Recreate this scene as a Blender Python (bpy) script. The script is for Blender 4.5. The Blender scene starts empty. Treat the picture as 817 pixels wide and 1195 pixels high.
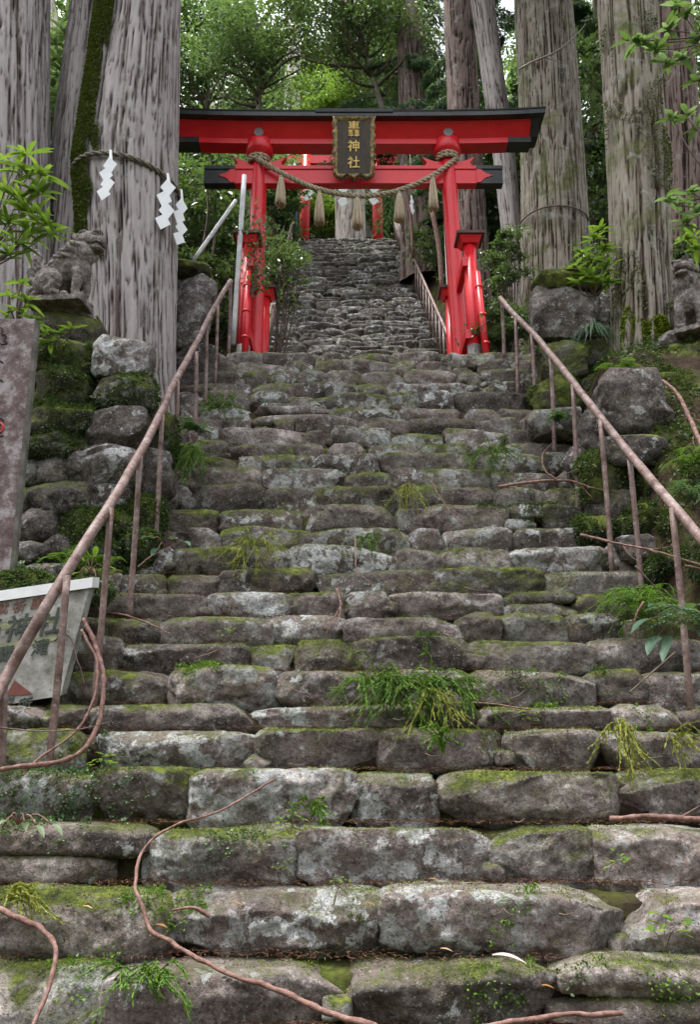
import bpy, bmesh, math, random
import numpy as np
from mathutils import Vector, Matrix

# ------------------------------------------------------------------ camera, world, sun
SC = bpy.context.scene
COL = SC.collection
PITCH = math.radians(16.0); FPX = 950.0
cam_d = bpy.data.cameras.new('camera'); cam = bpy.data.objects.new('camera', cam_d); COL.objects.link(cam)
cam.location = (0, 0, 0); cam.rotation_euler = (math.radians(90) + PITCH, 0, 0)
cam_d.sensor_fit = 'VERTICAL'; cam_d.sensor_height = 36.0; cam_d.lens = 36.0 * FPX / 1195.0
cam_d.clip_start = 0.05; cam_d.clip_end = 2000
SC.camera = cam
SC.view_settings.view_transform = 'Standard'; SC.view_settings.look = 'None'
SC.view_settings.gamma = 1.0; SC.view_settings.exposure = 1.82
SC.view_settings.use_curve_mapping = False
W = bpy.data.worlds.new('World'); SC.world = W; W.use_nodes = True
SUN_EL, SUN_ROT = math.radians(77), math.radians(262)
wn = W.node_tree; wn.nodes.clear()
sky = wn.nodes.new('ShaderNodeTexSky'); sky.sky_type = 'NISHITA'; sky.sun_disc = False
sky.sun_elevation = SUN_EL; sky.sun_rotation = SUN_ROT; sky.dust_density = 4.0; sky.air_density = 1.0; sky.ozone_density = 1.0
hs = wn.nodes.new('ShaderNodeHueSaturation'); hs.inputs['Saturation'].default_value = 0.22
bg = wn.nodes.new('ShaderNodeBackground'); bg.inputs['Strength'].default_value = 0.15
wo = wn.nodes.new('ShaderNodeOutputWorld')
wn.links.new(sky.outputs[0], hs.inputs['Color']); wn.links.new(hs.outputs[0], bg.inputs['Color']); wn.links.new(bg.outputs[0], wo.inputs['Surface'])
sl = bpy.data.lights.new('sun', 'SUN'); sl.energy = 1.5; sl.angle = math.radians(18); sl.color = (1.0, 0.97, 0.93)
sun = bpy.data.objects.new('sun', sl); COL.objects.link(sun)
_sd = Vector((math.sin(SUN_ROT) * math.cos(SUN_EL), math.cos(SUN_ROT) * math.cos(SUN_EL), math.sin(SUN_EL)))
sun.rotation_euler = _sd.to_track_quat('Z', 'Y').to_euler()
SC.cycles.max_bounces = 6; SC.cycles.diffuse_bounces = 3; SC.cycles.glossy_bounces = 2
SC.cycles.transmission_bounces = 3; SC.cycles.transparent_max_bounces = 4
SC.cycles.use_denoising = True
SC.cycles.sample_clamp_indirect = 4.0

# ------------------------------------------------------------------ helpers
RNG = np.random.default_rng(7)
random.seed(7)
sP, cP = math.sin(PITCH), math.cos(PITCH)

def P(px, py, Y):
    """world point at world depth Y seen at photo pixel (px, py)"""
    u = (px - 408.5) / FPX; v = (597.5 - py) / FPX
    d = np.array([u, cP - v * sP, sP + v * cP])
    return d * (Y / d[1])

def depth(p): return p[1] * cP + p[2] * sP
def px2m(px, p): return px / FPX * depth(p)

def _hash(ix, iy, iz, seed):
    h = (ix.astype(np.int64) * 374761393 + iy.astype(np.int64) * 668265263 + iz.astype(np.int64) * 2147483647 + seed * 1274126177) & 0xffffffff
    h = ((h ^ (h >> 13)) * 1274126177) & 0xffffffff
    h = ((h ^ (h >> 16)) * 2246822519) & 0xffffffff
    h = h ^ (h >> 15)
    return (h & 0xffffff).astype(np.float64) / 0xffffff * 2 - 1

def vnoise(p, seed=0):
    p = np.asarray(p, float); i = np.floor(p).astype(np.int64); f = p - i
    w = f * f * f * (f * (f * 6 - 15) + 10)
    r = 0
    for dx in (0, 1):
        wx = w[:, 0] if dx else 1 - w[:, 0]
        for dy in (0, 1):
            wy = w[:, 1] if dy else 1 - w[:, 1]
            for dz in (0, 1):
                wz = w[:, 2] if dz else 1 - w[:, 2]
                r = r + wx * wy * wz * _hash(i[:, 0] + dx, i[:, 1] + dy, i[:, 2] + dz, seed)
    return r

def fbm(p, octv=4, seed=0, gain=0.5, lac=2.03):
    p = np.asarray(p, float); a, s, t = 1.0, 0.0, 0.0
    for o in range(octv):
        s = s + a * vnoise(p + 17.3 * o, seed + o); t += a; a *= gain; p = p * lac
    return s / t

class MB:
    """collects vertices and faces; build() links them as ONE mesh object"""
    def __init__(self): self.V = []; self.Q = []; self.T = []; self.C = []; self.n = 0
    def add(self, v, quads=None, tris=None, tone=0.5):
        v = np.asarray(v, float).reshape(-1, 3)
        self.V.append(v)
        self.C.append(np.broadcast_to(np.asarray(tone, float), (len(v),)).copy())
        if quads is not None and len(quads): self.Q.append(np.asarray(quads, np.int64) + self.n)
        if tris is not None and len(tris): self.T.append(np.asarray(tris, np.int64) + self.n)
        self.n += len(v)
        return self
    def build(self, name, mat, parent=None, loc=None, smooth=True, kind=None):
        V = np.concatenate(self.V); C = np.concatenate(self.C)
        if parent is not None: off = np.array(world_loc(parent))
        elif loc is not None: off = np.array(loc, float)
        else: off = np.zeros(3)
        V = V - off
        Q = np.concatenate(self.Q) if self.Q else np.zeros((0, 4), np.int64)
        T = np.concatenate(self.T) if self.T else np.zeros((0, 3), np.int64)
        me = bpy.data.meshes.new(name)
        me.vertices.add(len(V)); me.vertices.foreach_set('co', V.astype(np.float32).ravel())
        nl = len(Q) * 4 + len(T) * 3
        me.loops.add(nl); me.loops.foreach_set('vertex_index', np.concatenate([Q.ravel(), T.ravel()]).astype(np.int32))
        me.polygons.add(len(Q) + len(T))
        st = np.concatenate([np.arange(len(Q)) * 4, len(Q) * 4 + np.arange(len(T)) * 3]).astype(np.int32)
        me.polygons.foreach_set('loop_start', st)
        me.update(calc_edges=True)
        at = me.attributes.new('tone', 'FLOAT', 'POINT'); at.data.foreach_set('value', C.astype(np.float32))
        me.polygons.foreach_set('use_smooth', np.full(len(Q) + len(T), smooth))
        me.materials.append(mat)
        me.update()
        o = bpy.data.objects.new(name, me); COL.objects.link(o)
        if parent is not None: o.parent = parent
        elif loc is not None: o.location = tuple(off)
        if kind: o['kind'] = kind
        return o

def world_loc(o):
    l = Vector(o.location)
    while o.parent is not None:
        o = o.parent; l = l + Vector(o.location)
    return l

def thing(name, loc, label, cat, group=None):
    o = bpy.data.objects.new(name, None); COL.objects.link(o); o.location = tuple(float(c) for c in loc)
    o.empty_display_size = 0.1
    return tag(o, label, cat, group)

def tag(o, label, cat, group=None, kind=None):
    if label: o['label'] = label
    if cat: o['category'] = cat
    if group: o['group'] = group
    if kind: o['kind'] = kind
    return o

def box(mb, c, s, rot=None, tone=0.5):
    v = np.array([[x, y, z] for x in (-1, 1) for y in (-1, 1) for z in (-1, 1)], float) * np.array(s, float) / 2
    if rot is not None: v = v @ np.array(rot).T
    mb.add(v + np.array(c), [[0, 1, 3, 2], [4, 6, 7, 5], [0, 4, 5, 1], [2, 3, 7, 6], [0, 2, 6, 4], [1, 5, 7, 3]], tone=tone)

def prism(mb, poly, y0, y1, tone=0.5):
    """polygon in x,z extruded along y from y0 to y1 (poly counter-clockwise seen from -y)"""
    n = len(poly); a = [(x, y0, z) for x, z in poly] + [(x, y1, z) for x, z in poly]
    q = [[i, (i + 1) % n, n + (i + 1) % n, n + i] for i in range(n)]
    cx = sum(p[0] for p in poly) / n; cz = sum(p[1] for p in poly) / n
    a += [(cx, y0, cz), (cx, y1, cz)]
    t = [[2 * n, (i + 1) % n, i] for i in range(n)] + [[2 * n + 1, n + i, n + (i + 1) % n] for i in range(n)]
    mb.add(a, q, t, tone=tone)

def frames(pts):
    pts = np.asarray(pts, float); t = np.gradient(pts, axis=0); t /= np.linalg.norm(t, axis=1)[:, None] + 1e-9
    up = np.array([0, 0, 1.0]) if abs(t[0][2]) < 0.9 else np.array([0, 1.0, 0])
    N = []; n = up - t[0] * up.dot(t[0]); n /= np.linalg.norm(n)
    for i in range(len(pts)):
        n = n - t[i] * n.dot(t[i]); n /= np.linalg.norm(n) + 1e-9; N.append(n.copy())
    N = np.array(N); B = np.cross(t, N)
    return t, N, B

def tube(mb, pts, r, sides=8, cap=True, tone=0.5):
    pts = np.asarray(pts, float); m = len(pts); r = np.broadcast_to(np.asarray(r, float), (m,))
    t, N, B = frames(pts); a = np.linspace(0, 2 * math.pi, sides, endpoint=False)
    v = pts[:, None, :] + r[:, None, None] * (N[:, None, :] * np.cos(a)[None, :, None] + B[:, None, :] * np.sin(a)[None, :, None])
    v = v.reshape(-1, 3); i = np.arange(m - 1)[:, None] * sides; j = np.arange(sides)[None, :]; k = (j + 1) % sides
    q = np.stack([i + j, i + k, i + k + sides, i + j + sides], -1).reshape(-1, 4)
    tr = []
    if cap:
        v = np.concatenate([v, pts[[0]], pts[[-1]]]); c0 = m * sides
        jj = np.arange(sides); kk = (jj + 1) % sides
        tr = np.concatenate([np.stack([np.full(sides, c0), kk, jj], -1), np.stack([np.full(sides, c0 + 1), jj + (m - 1) * sides, kk + (m - 1) * sides], -1)])
    mb.add(v, q, tr, tone=tone)

def smooth_path(pts, n):
    pts = np.asarray(pts, float); m = len(pts)
    P_ = np.concatenate([[2 * pts[0] - pts[1]], pts, [2 * pts[-1] - pts[-2]]])
    s = np.linspace(0, m - 1 - 1e-9, n); i = s.astype(int); f = (s - i)[:, None]
    p0, p1, p2, p3 = P_[i], P_[i + 1], P_[i + 2], P_[i + 3]
    return 0.5 * ((2 * p1) + (-p0 + p2) * f + (2 * p0 - 5 * p1 + 4 * p2 - p3) * f ** 2 + (-p0 + 3 * p1 - 3 * p2 + p3) * f ** 3)

# --- rocks
_tmpl = {}
def cube_grid(nx, ny, nz):
    key = (nx, ny, nz)
    if key in _tmpl: return _tmpl[key]
    idx = {}; V = []; Q = []
    def vid(i, j, k):
        if (i, j, k) not in idx:
            idx[(i, j, k)] = len(V); V.append((2 * i / nx - 1, 2 * j / ny - 1, 2 * k / nz - 1))
        return idx[(i, j, k)]
    for i in range(nx):
        for j in range(ny):
            Q.append([vid(i, j, 0), vid(i, j + 1, 0), vid(i + 1, j + 1, 0), vid(i + 1, j, 0)])
            Q.append([vid(i, j, nz), vid(i + 1, j, nz), vid(i + 1, j + 1, nz), vid(i, j + 1, nz)])
    for i in range(nx):
        for k in range(nz):
            Q.append([vid(i, 0, k), vid(i + 1, 0, k), vid(i + 1, 0, k + 1), vid(i, 0, k + 1)])
            Q.append([vid(i, ny, k), vid(i, ny, k + 1), vid(i + 1, ny, k + 1), vid(i + 1, ny, k)])
    for j in range(ny):
        for k in range(nz):
            Q.append([vid(0, j, k), vid(0, j, k + 1), vid(0, j + 1, k + 1), vid(0, j + 1, k)])
            Q.append([vid(nx, j, k), vid(nx, j + 1, k), vid(nx, j + 1, k + 1), vid(nx, j, k + 1)])
    _tmpl[key] = (np.array(V), np.array(Q)); return _tmpl[key]

def rock(mb, c, size, res, seed, k=6.0, cuts=7, amp=1.0, rz=0.0, ry=0.0, tone=None, cutlo=.72, over=0.0):
    """an irregular, chipped block: size = full extents, res = metres per grid cell"""
    r = np.random.default_rng(seed)
    sx, sy, sz = size
    nx = int(np.clip(round(sx / res), 3, 70)); ny = int(np.clip(round(sy / res), 3, 40)); nz = int(np.clip(round(sz / res), 3, 50))
    v, q = cube_grid(nx, ny, nz)
    nrm = (np.abs(v) ** k).sum(1) ** (1 / k)
    p = v / nrm[:, None]
    g = np.sign(p) * np.abs(p) ** (k - 1); g = g / np.array([sx, sy, sz]); g /= np.linalg.norm(g, axis=1)[:, None]
    for _ in range(cuts):
        n = r.normal(size=3) * np.array([1, 1, .9]); n[1] -= 0.5; n /= np.linalg.norm(n)
        m = (np.abs(n) ** (k / (k - 1))).sum() ** ((k - 1) / k)   # support of the rounded box
        lim = m * r.uniform(cutlo, 1.0)
        d = p @ n - lim
        p = p - np.maximum(d, 0)[:, None] * n * 0.95
    # chipped facets: shallow planes across the visible face
    for _ in range(cuts):
        n = np.array([r.normal() * .55, -1.0, r.normal() * .5]); n /= np.linalg.norm(n); lim = (p @ n).max() * r.uniform(.84, .97)
        a_ = r.normal(size=3) * .8; sel = ((p - a_) ** 2).sum(1) < r.uniform(.5, 2.2)
        p = p - (np.maximum(p @ n - lim, 0) * sel)[:, None] * n * .9
    p = p * np.array([sx, sy, sz]) / 2
    mn = min(sx, sy, sz); off = r.uniform(-50, 50, 3)
    L = fbm(p / (mn * 1.3) + off, 3, seed) * 0.11 * mn
    rid = (1 - np.abs(fbm(p / (mn * .55) + off * 2, 4, seed + 5, .62)) * 2.2) * 0.065 * mn
    fine = fbm(p / 0.035 + off, 2, seed + 9) * min(0.004, mn * .03)
    p = p + g * ((L + rid + fine) * amp * (1 - .55 * np.clip(g[:, 2], 0, 1)))[:, None]
    if over: p[:, 1] -= (p[:, 2] / sz) * over * (p[:, 1] < sy * .2)
    ca, sa = math.cos(rz), math.sin(rz); cb, sb = math.cos(ry), math.sin(ry)
    R = np.array([[ca, -sa, 0], [sa, ca, 0], [0, 0, 1]]) @ np.array([[cb, 0, sb], [0, 1, 0], [-sb, 0, cb]])
    p = p @ R.T + np.array(c)
    mb.add(p, q, tone=r.uniform(0, 1) if tone is None else tone)

# --- leaves: one folded diamond each
def leaves(mb, pos, length, width, out=None, droop=0.2, flat=0.5, seed=0, tone=None, bend=True):
    r = np.random.default_rng(seed); n = len(pos)
    if n == 0: return
    pos = np.asarray(pos, float)
    d = r.normal(size=(n, 3)) if out is None else np.asarray(out, float) + r.normal(size=(n, 3)) * 0.35
    d[:, 2] = d[:, 2] * (1 - flat) - droop
    d /= np.linalg.norm(d, axis=1)[:, None] + 1e-9
    up = np.array([0, 0, 1.0]) + r.normal(size=(n, 3)) * 0.45
    s = np.cross(d, up); s /= np.linalg.norm(s, axis=1)[:, None] + 1e-9
    u = np.cross(s, d)
    L = (length * r.uniform(.65, 1.25, n))[:, None]; Wd = (width * r.uniform(.7, 1.2, n))[:, None]
    a = pos; b = pos + d * L * .45 + s * Wd * .5 + u * L * .04; c = pos + d * L - u * L * .12; e = pos + d * L * .45 - s * Wd * .5 + u * L * .04
    v = np.stack([a, b, c, e], 1).reshape(-1, 3)
    i = np.arange(n)[:, None] * 4
    t = np.repeat(r.uniform(0, 1, n) if tone is None else np.broadcast_to(tone, (n,)), 4)
    mb.add(v, tris=np.concatenate([i + [0, 1, 2], i + [0, 2, 3]]), tone=t)

# --- node helper
class NT:
    def __init__(self, name):
        self.m = bpy.data.materials.new(name); self.m.use_nodes = True; self.t = self.m.node_tree; self.t.nodes.clear()
        self.out = self.n('ShaderNodeOutputMaterial')
    def n(self, typ, **kw):
        nd = self.t.nodes.new(typ)
        for k_, v_ in kw.items(): setattr(nd, k_, v_)
        return nd
    def l(self, a, b): self.t.links.new(a, b)
    def coord(self, scale=(1, 1, 1), which='Object'):
        tc = self.n('ShaderNodeTexCoord'); mp = self.n('ShaderNodeMapping'); mp.inputs['Scale'].default_value = scale
        self.l(tc.outputs[which], mp.inputs[0]); return mp.outputs[0]
    def noise(self, scale, detail=4, rough=.6, vec=None, dist=0.0):
        nd = self.n('ShaderNodeTexNoise'); nd.inputs['Scale'].default_value = scale; nd.inputs['Detail'].default_value = detail
        nd.inputs['Roughness'].default_value = rough; nd.inputs['Distortion'].default_value = dist
        if vec is not None: self.l(vec, nd.inputs['Vector'])
        return nd.outputs[0]
    def ramp(self, fac, stops):
        nd = self.n('ShaderNodeValToRGB'); e = nd.color_ramp.elements
        while len(e) < len(stops): e.new(0.5)
        for i, (p_, c_) in enumerate(stops):
            e[i].position = p_; e[i].color = (c_, c_, c_, 1) if np.isscalar(c_) else (*c_, 1)
        self.l(fac, nd.inputs[0]); return nd.outputs[0]
    def mix(self, fac, a, b, mode='MIX'):
        nd = self.n('ShaderNodeMix', data_type='RGBA', blend_type=mode)
        for s_, v_ in ((0, fac), (6, a), (7, b)):
            if hasattr(v_, 'links') or isinstance(v_, bpy.types.NodeSocket): self.l(v_, nd.inputs[s_])
            elif s_ == 0: nd.inputs[0].default_value = v_
            else: nd.inputs[s_].default_value = (*v_, 1)
        return nd.outputs[2]
    def math(self, op, a, b=0.0, c=None, clamp=False):
        nd = self.n('ShaderNodeMath', operation=op, use_clamp=clamp)
        for i, v_ in enumerate((a, b, c)):
            if v_ is None: continue
            if isinstance(v_, bpy.types.NodeSocket): self.l(v_, nd.inputs[i])
            else: nd.inputs[i].default_value = v_
        return nd.outputs[0]
    def attr(self, name='tone'):
        nd = self.n('ShaderNodeAttribute'); nd.attribute_name = name; return nd.outputs['Fac']
    def nz(self):
        g = self.n('ShaderNodeNewGeometry'); s = self.n('ShaderNodeSeparateXYZ'); self.l(g.outputs['Normal'], s.inputs[0]); return s.outputs[2]
    def bump(self, h, strength=.5, dist=.01, nrm=None):
        b = self.n('ShaderNodeBump'); b.inputs['Strength'].default_value = strength; b.inputs['Distance'].default_value = dist
        self.l(h, b.inputs['Height'])
        if nrm is not None: self.l(nrm, b.inputs['Normal'])
        return b.outputs[0]
    def bsdf(self, col, rough=.8, nrm=None, spec=.3, metal=0.0):
        b = self.n('ShaderNodeBsdfPrincipled')
        if isinstance(col, bpy.types.NodeSocket): self.l(col, b.inputs['Base Color'])
        else: b.inputs['Base Color'].default_value = (*col, 1)
        if isinstance(rough, bpy.types.NodeSocket): self.l(rough, b.inputs['Roughness'])
        else: b.inputs['Roughness'].default_value = rough
        b.inputs['Specular IOR Level'].default_value = spec; b.inputs['Metallic'].default_value = metal
        if nrm is not None: self.l(nrm, b.inputs['Normal'])
        return b.outputs[0]
    def done(self, sh): self.l(sh, self.out.inputs['Surface']); return self.m

def stone_mat(name, moss=0.5, light=1.0, mossside=0.0, scale=1.0, lichen=1.0, brown=.45):
    t = NT(name); co = t.coord((scale,) * 3)
    n1 = t.noise(5.0, 10, .76, co, .1); n2 = t.noise(1.5, 3, .5, co); n3 = t.noise(8.5, 8, .66, co, .15); n4 = t.noise(70, 3, .6, co)
    n5 = t.noise(2.4, 6, .66, co); n6 = t.noise(24, 6, .7, co)
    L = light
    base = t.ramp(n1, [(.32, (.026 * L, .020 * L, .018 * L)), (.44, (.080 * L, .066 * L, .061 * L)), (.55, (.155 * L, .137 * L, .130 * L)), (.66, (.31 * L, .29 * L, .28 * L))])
    tone = t.attr(); tb = t.ramp(t.math('FRACT', t.math('MULTIPLY', tone, 3.17)), [(0, .42), (.5, .85), (1, 1.45)])
    base = t.mix(1.0, base, tb, 'MULTIPLY')
    bm = t.ramp(n5, [(.40, 0.0), (.60, brown)])
    base = t.mix(bm, base, t.mix(n6, (.075 * L, .050 * L, .042 * L), (.15 * L, .115 * L, .10 * L)))
    # crusty pale lichen, in patches; more of it on stones with a high tone
    f1 = t.math('FRACT', t.math('MULTIPLY', tone, 7.31)); f2 = t.math('FRACT', t.math('MULTIPLY', tone, 13.7))
    lt = t.math('MULTIPLY_ADD', f1, .16, -.085)
    lm = t.math('MULTIPLY', t.ramp(t.math('ADD', n3, lt), [(.535, 0.0), (.565, 1.0)]), t.ramp(n2, [(.38, 0.10), (.56, .9 * lichen)]))
    lm = t.math('MULTIPLY', lm, t.ramp(n6, [(.33, .35), (.5, 1)]))
    base = t.mix(lm, base, t.mix(n1, (.30, .31, .30), (.58, .59, .60)))
    # pale flecks and dark pits
    n7 = t.noise(38, 8, .8, co)
    base = t.mix(1.0, base, t.ramp(n7, [(.30, .45), (.5, 1.0), (.68, 1.65)]), 'MULTIPLY')
    base = t.mix(t.ramp(n4, [(.60, 0.0), (.66, .6)]), base, (.40, .36, .34))
    base = t.mix(t.ramp(n4, [(.32, .7), (.42, 0.0)]), base, (.018, .014, .013))
    # moss: thick on ledges, thin olive film elsewhere
    nz = t.nz(); mn = t.noise(2.9, 8, .72, t.coord((scale, scale, scale * 1.2)), .4)
    up = t.math('MULTIPLY_ADD', nz, .22, -.05)
    ms = t.math('ADD', t.math('ADD', up, mn), t.math('MULTIPLY_ADD', f2, .20, mossside - .10))
    lo = .86 - .28 * moss
    mm = t.ramp(ms, [(lo, 0.0), (lo + .11, 1.0)])
    film = t.ramp(t.math('ADD', ms, t.math('MULTIPLY_ADD', n6, .2, -.1)), [(lo - .14, 0.0), (lo + .02, .55)])
    base = t.mix(film, base, t.mix(n6, (.045, .048, .018), (.14, .145, .06)))
    mm = t.math('MULTIPLY', mm, t.ramp(n6, [(.30, .30), (.48, 1)]))
    mcol = t.ramp(t.noise(10, 7, .75, co), [(.32, (.022, .030, .006)), (.50, (.080, .100, .016)), (.70, (.21, .24, .035))])
    col = t.mix(mm, base, mcol)
    nf = t.noise(160, 3, .7, co)
    h = t.math('ADD', t.math('MULTIPLY', n6, .8), t.math('MULTIPLY', n3, 1.1))
    b1 = t.bump(h, 1.0, .03); b2 = t.bump(t.math('ADD', nf, t.math('MULTIPLY', mm, 1.2)), .7, .007, b1)
    return t.done(t.bsdf(col, .88, b2, .25))

def leaf_mat(name, cols, trans=.35, rough=.42, spec=.45):
    t = NT(name); tone = t.attr(); n = len(cols)
    col = t.ramp(tone, [(i / (n - 1), c) for i, c in enumerate(cols)])
    a = t.bsdf(col, rough, None, spec)
    tr = t.n('ShaderNodeBsdfTranslucent'); c2 = t.mix(.5, col, (.18, .30, .03)); t.l(c2, tr.inputs[0])
    mx = t.n('ShaderNodeMixShader'); mx.inputs[0].default_value = trans
    t.l(a, mx.inputs[1]); t.l(tr.outputs[0], mx.inputs[2]); return t.done(mx.outputs[0])

def bark_mat(name, ridge, groove, moss=.4, mid=None):
    t = NT(name); tone = t.attr(); co = t.coord((1, 1, .22)); co2 = t.coord()
    fine = t.noise(60, 5, .75, t.coord((1, 1, .12))); big = t.noise(1.6, 4, .6, co2)
    f = t.math('ADD', tone, t.math('MULTIPLY_ADD', fine, .55, -.27))
    f = t.math('ADD', f, t.math('MULTIPLY_ADD', big, .3, -.15))
    mid = mid or tuple((a + b) / 2 for a, b in zip(ridge, groove))
    col = t.ramp(f, [(.22, groove), (.48, mid), (.68, ridge), (.9, tuple(min(.62, c * 1.3) for c in ridge))])
    blot = t.ramp(t.noise(5, 6, .7, co2, .5), [(.56, 0.0), (.64, .45)])
    col = t.mix(blot, col, (.34, .36, .33))
    mm = t.ramp(t.math('ADD', t.noise(1.3, 6, .68, co2, .4), moss - .5), [(.56, 0.0), (.68, .8)])
    col = t.mix(mm, col, t.ramp(t.noise(14, 4, .7, co2), [(.3, (.035, .045, .015)), (.7, (.13, .15, .04))]))
    b = t.bump(t.noise(55, 5, .7, co), .8, .012)
    return t.done(t.bsdf(col, .9, b, .15))

def simple_mat(name, c1, c2, scale=8, rough=.6, bumpd=.003, bs=40, spec=.4, stretch=(1, 1, 1), p=(.35, .65), metal=0.0):
    t = NT(name); co = t.coord(stretch)
    col = t.ramp(t.noise(scale, 6, .65, co), [(p[0], c1), (p[1], c2)])
    return t.done(t.bsdf(col, rough, t.bump(t.noise(bs, 5, .7, co), .6, bumpd), spec, metal))

M = {}
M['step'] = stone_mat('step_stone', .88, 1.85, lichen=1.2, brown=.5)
M['step_mossy_shaded'] = stone_mat('shaded_mossy_step_stone', 1.0, 1.4, lichen=1.05, brown=.5)  # shaded copy of the step stone: darker colour stands for shade, plus more moss
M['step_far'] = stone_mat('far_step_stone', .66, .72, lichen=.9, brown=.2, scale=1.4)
M['wall'] = stone_mat('wall_stone', .70, .95, .02, lichen=1.0, brown=.25)
M['wall_moss'] = stone_mat('mossy_wall_stone', 1.0, .7, .16, lichen=.6, brown=.25)
M['cap_moss'] = stone_mat('moss_cushion', 1.25, .7, .3, lichen=.2, brown=.25)
M['statue'] = stone_mat('statue_stone', .10, 1.9, scale=3.2, lichen=.9, brown=.2)
M['soil'] = None
t = NT('forest_soil'); co = t.coord()
c = t.ramp(t.noise(6, 8, .75, co), [(.3, (.014, .010, .008)), (.5, (.042, .028, .021)), (.7, (.09, .06, .045))])
c = t.mix(t.ramp(t.noise(1.7, 6, .7, co), [(.47, 0), (.62, .85)]), c, t.ramp(t.noise(20, 4, .7, co), [(.35, (.035, .05, .01)), (.65, (.13, .16, .03))]))
M['soil'] = t.done(t.bsdf(c, .95, t.bump(t.noise(40, 6, .75, co), 1, .02), .1))
M['bark_grey'] = bark_mat('grey_cedar_bark', (.29, .262, .258), (.026, .018, .016), .42, (.13, .106, .10))
M['bark_green'] = bark_mat('mossy_cedar_bark', (.205, .182, .150), (.020, .014, .010), .54, (.085, .068, .050))
M['bark_red'] = bark_mat('red_cedar_bark', (.17, .125, .11), (.018, .012, .010), .42, (.08, .052, .044))
M['bark_pale'] = bark_mat('pale_bark', (.46, .42, .38), (.10, .085, .07), .42, (.28, .25, .22))
M['trunk_moss'] = leaf_mat('trunk_moss_tufts', [(.03, .04, .01), (.085, .10, .025), (.15, .17, .04)], .15, .8, .1)
M['step_moss'] = leaf_mat('step_moss_tufts', [(.06, .08, .015), (.15, .18, .03), (.26, .30, .05)], .2, .8, .1)
M['bright_moss'] = leaf_mat('bright_moss_tufts', [(.09, .13, .01), (.20, .27, .02), (.34, .42, .05)], .2, .8, .1)
M['leaf_dark'] = leaf_mat('dark_evergreen_leaf', [(.014, .034, .018), (.048, .085, .042), (.15, .20, .11)], .35, .30, .8)
M['leaf_mid'] = leaf_mat('mid_green_leaf', [(.025, .055, .026), (.085, .145, .065), (.24, .32, .19)], .45, .32, .7)
M['leaf_lime'] = leaf_mat('bright_green_leaf', [(.07, .14, .02), (.14, .24, .03), (.24, .34, .05)], .5, .45, .4)
M['leaf_blue'] = leaf_mat('blue_green_needles', [(.025, .065, .04), (.06, .12, .08), (.11, .19, .13)], .3, .5, .3)
M['frond'] = leaf_mat('fresh_cedar_green', [(.045, .11, .015), (.10, .22, .025), (.20, .30, .04)], .3, .5, .3)
M['frond_yellow'] = leaf_mat('yellowed_cedar_green', [(.16, .20, .03), (.28, .30, .05), (.38, .36, .07)], .3, .5, .3)
M['cover'] = leaf_mat('small_cover_leaf', [(.035, .075, .025), (.08, .15, .05), (.22, .32, .17)], .2, .45, .4)
M['cover_dark'] = leaf_mat('dark_cover_leaf', [(.018, .035, .012), (.045, .075, .022), (.12, .17, .07)], .2, .5, .35)
M['needle'] = leaf_mat('dry_needles', [(.07, .035, .022), (.17, .085, .055), (.28, .17, .11)], .0, .8, .2)
M['twig'] = simple_mat('reddish_twig', (.075, .032, .024), (.25, .14, .115), 34, .75, .008, 110)
M['twig_dark'] = simple_mat('brown_twig', (.05, .035, .028), (.16, .11, .085), 14, .75, .003, 60)
t = NT('weathered_rail_paint'); co = t.coord(); n1 = t.noise(9, 7, .7, co); n2 = t.noise(40, 5, .7, co)
c = t.ramp(n1, [(.34, (.060, .032, .025)), (.46, (.15, .090, .078)), (.58, (.20, .14, .128)), (.70, (.30, .25, .235))])
c = t.mix(t.ramp(n2, [(.58, 0), (.66, .6)]), c, (.42, .38, .36)); c = t.mix(t.ramp(n2, [(.34, .8), (.44, 0)]), c, (.07, .035, .025))
M['rail'] = t.done(t.bsdf(c, t.ramp(n1, [(.3, .75), (.7, .45)]), t.bump(n2, .6, .003), .45))
def red_paint():
    t = NT('vermilion_paint'); co = t.coord(); n1 = t.noise(3.5, 6, .7, co); n2 = t.noise(28, 5, .7, t.coord((1, 1, .4)))
    c = t.ramp(n1, [(.3, (.56, .008, .018)), (.7, (.76, .020, .030))])
    c = t.mix(t.ramp(n2, [(.66, 0), (.74, .35)]), c, (.30, .05, .05))
    b = t.n('ShaderNodeBsdfPrincipled'); t.l(c, b.inputs['Base Color'])
    t.l(t.ramp(n1, [(.3, .28), (.7, .42)]), b.inputs['Roughness']); t.l(t.bump(t.noise(6, 3, .5, t.coord((1, 1, .25))), .25, .01), b.inputs['Normal'])
    b.inputs['Specular IOR Level'].default_value = .5
    return t.done(b.outputs[0])
M['red'] = red_paint()
M['black'] = simple_mat('black_lacquer_wood', (.012, .013, .014), (.035, .038, .040), 5, .45, .002, 30)
M['roofmetal'] = simple_mat('dark_copper_sheet', (.012, .014, .015), (.04, .046, .046), 4, .38, .003, 12, .5, (1, 1, 1))
M['greymetal'] = simple_mat('grey_sleeve', (.14, .12, .12), (.24, .21, .21), 6, .5)
M['cap'] = simple_mat('brown_cap_wood', (.06, .028, .026), (.15, .07, .065), 6, .6)
M['gold'] = simple_mat('gilding', (.38, .24, .05), (.68, .47, .13), 14, .42, .003, 30, .6, (1, 1, 1), (.35, .65), .35)
M['gilt_old'] = simple_mat('dull_gilding', (.045, .032, .012), (.42, .29, .08), 26, .45, .006, 30, .6, (1, 1, 1), (.42, .66), .3)
M['plaque'] = simple_mat('dark_plaque_wood', (.018, .011, .005), (.060, .036, .013), 5, .5, .003, 40, .4, (6, 1, 1))
M['rope'] = simple_mat('old_straw_rope', (.22, .18, .12), (.50, .43, .32), 20, .85, .004, 80)
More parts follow.
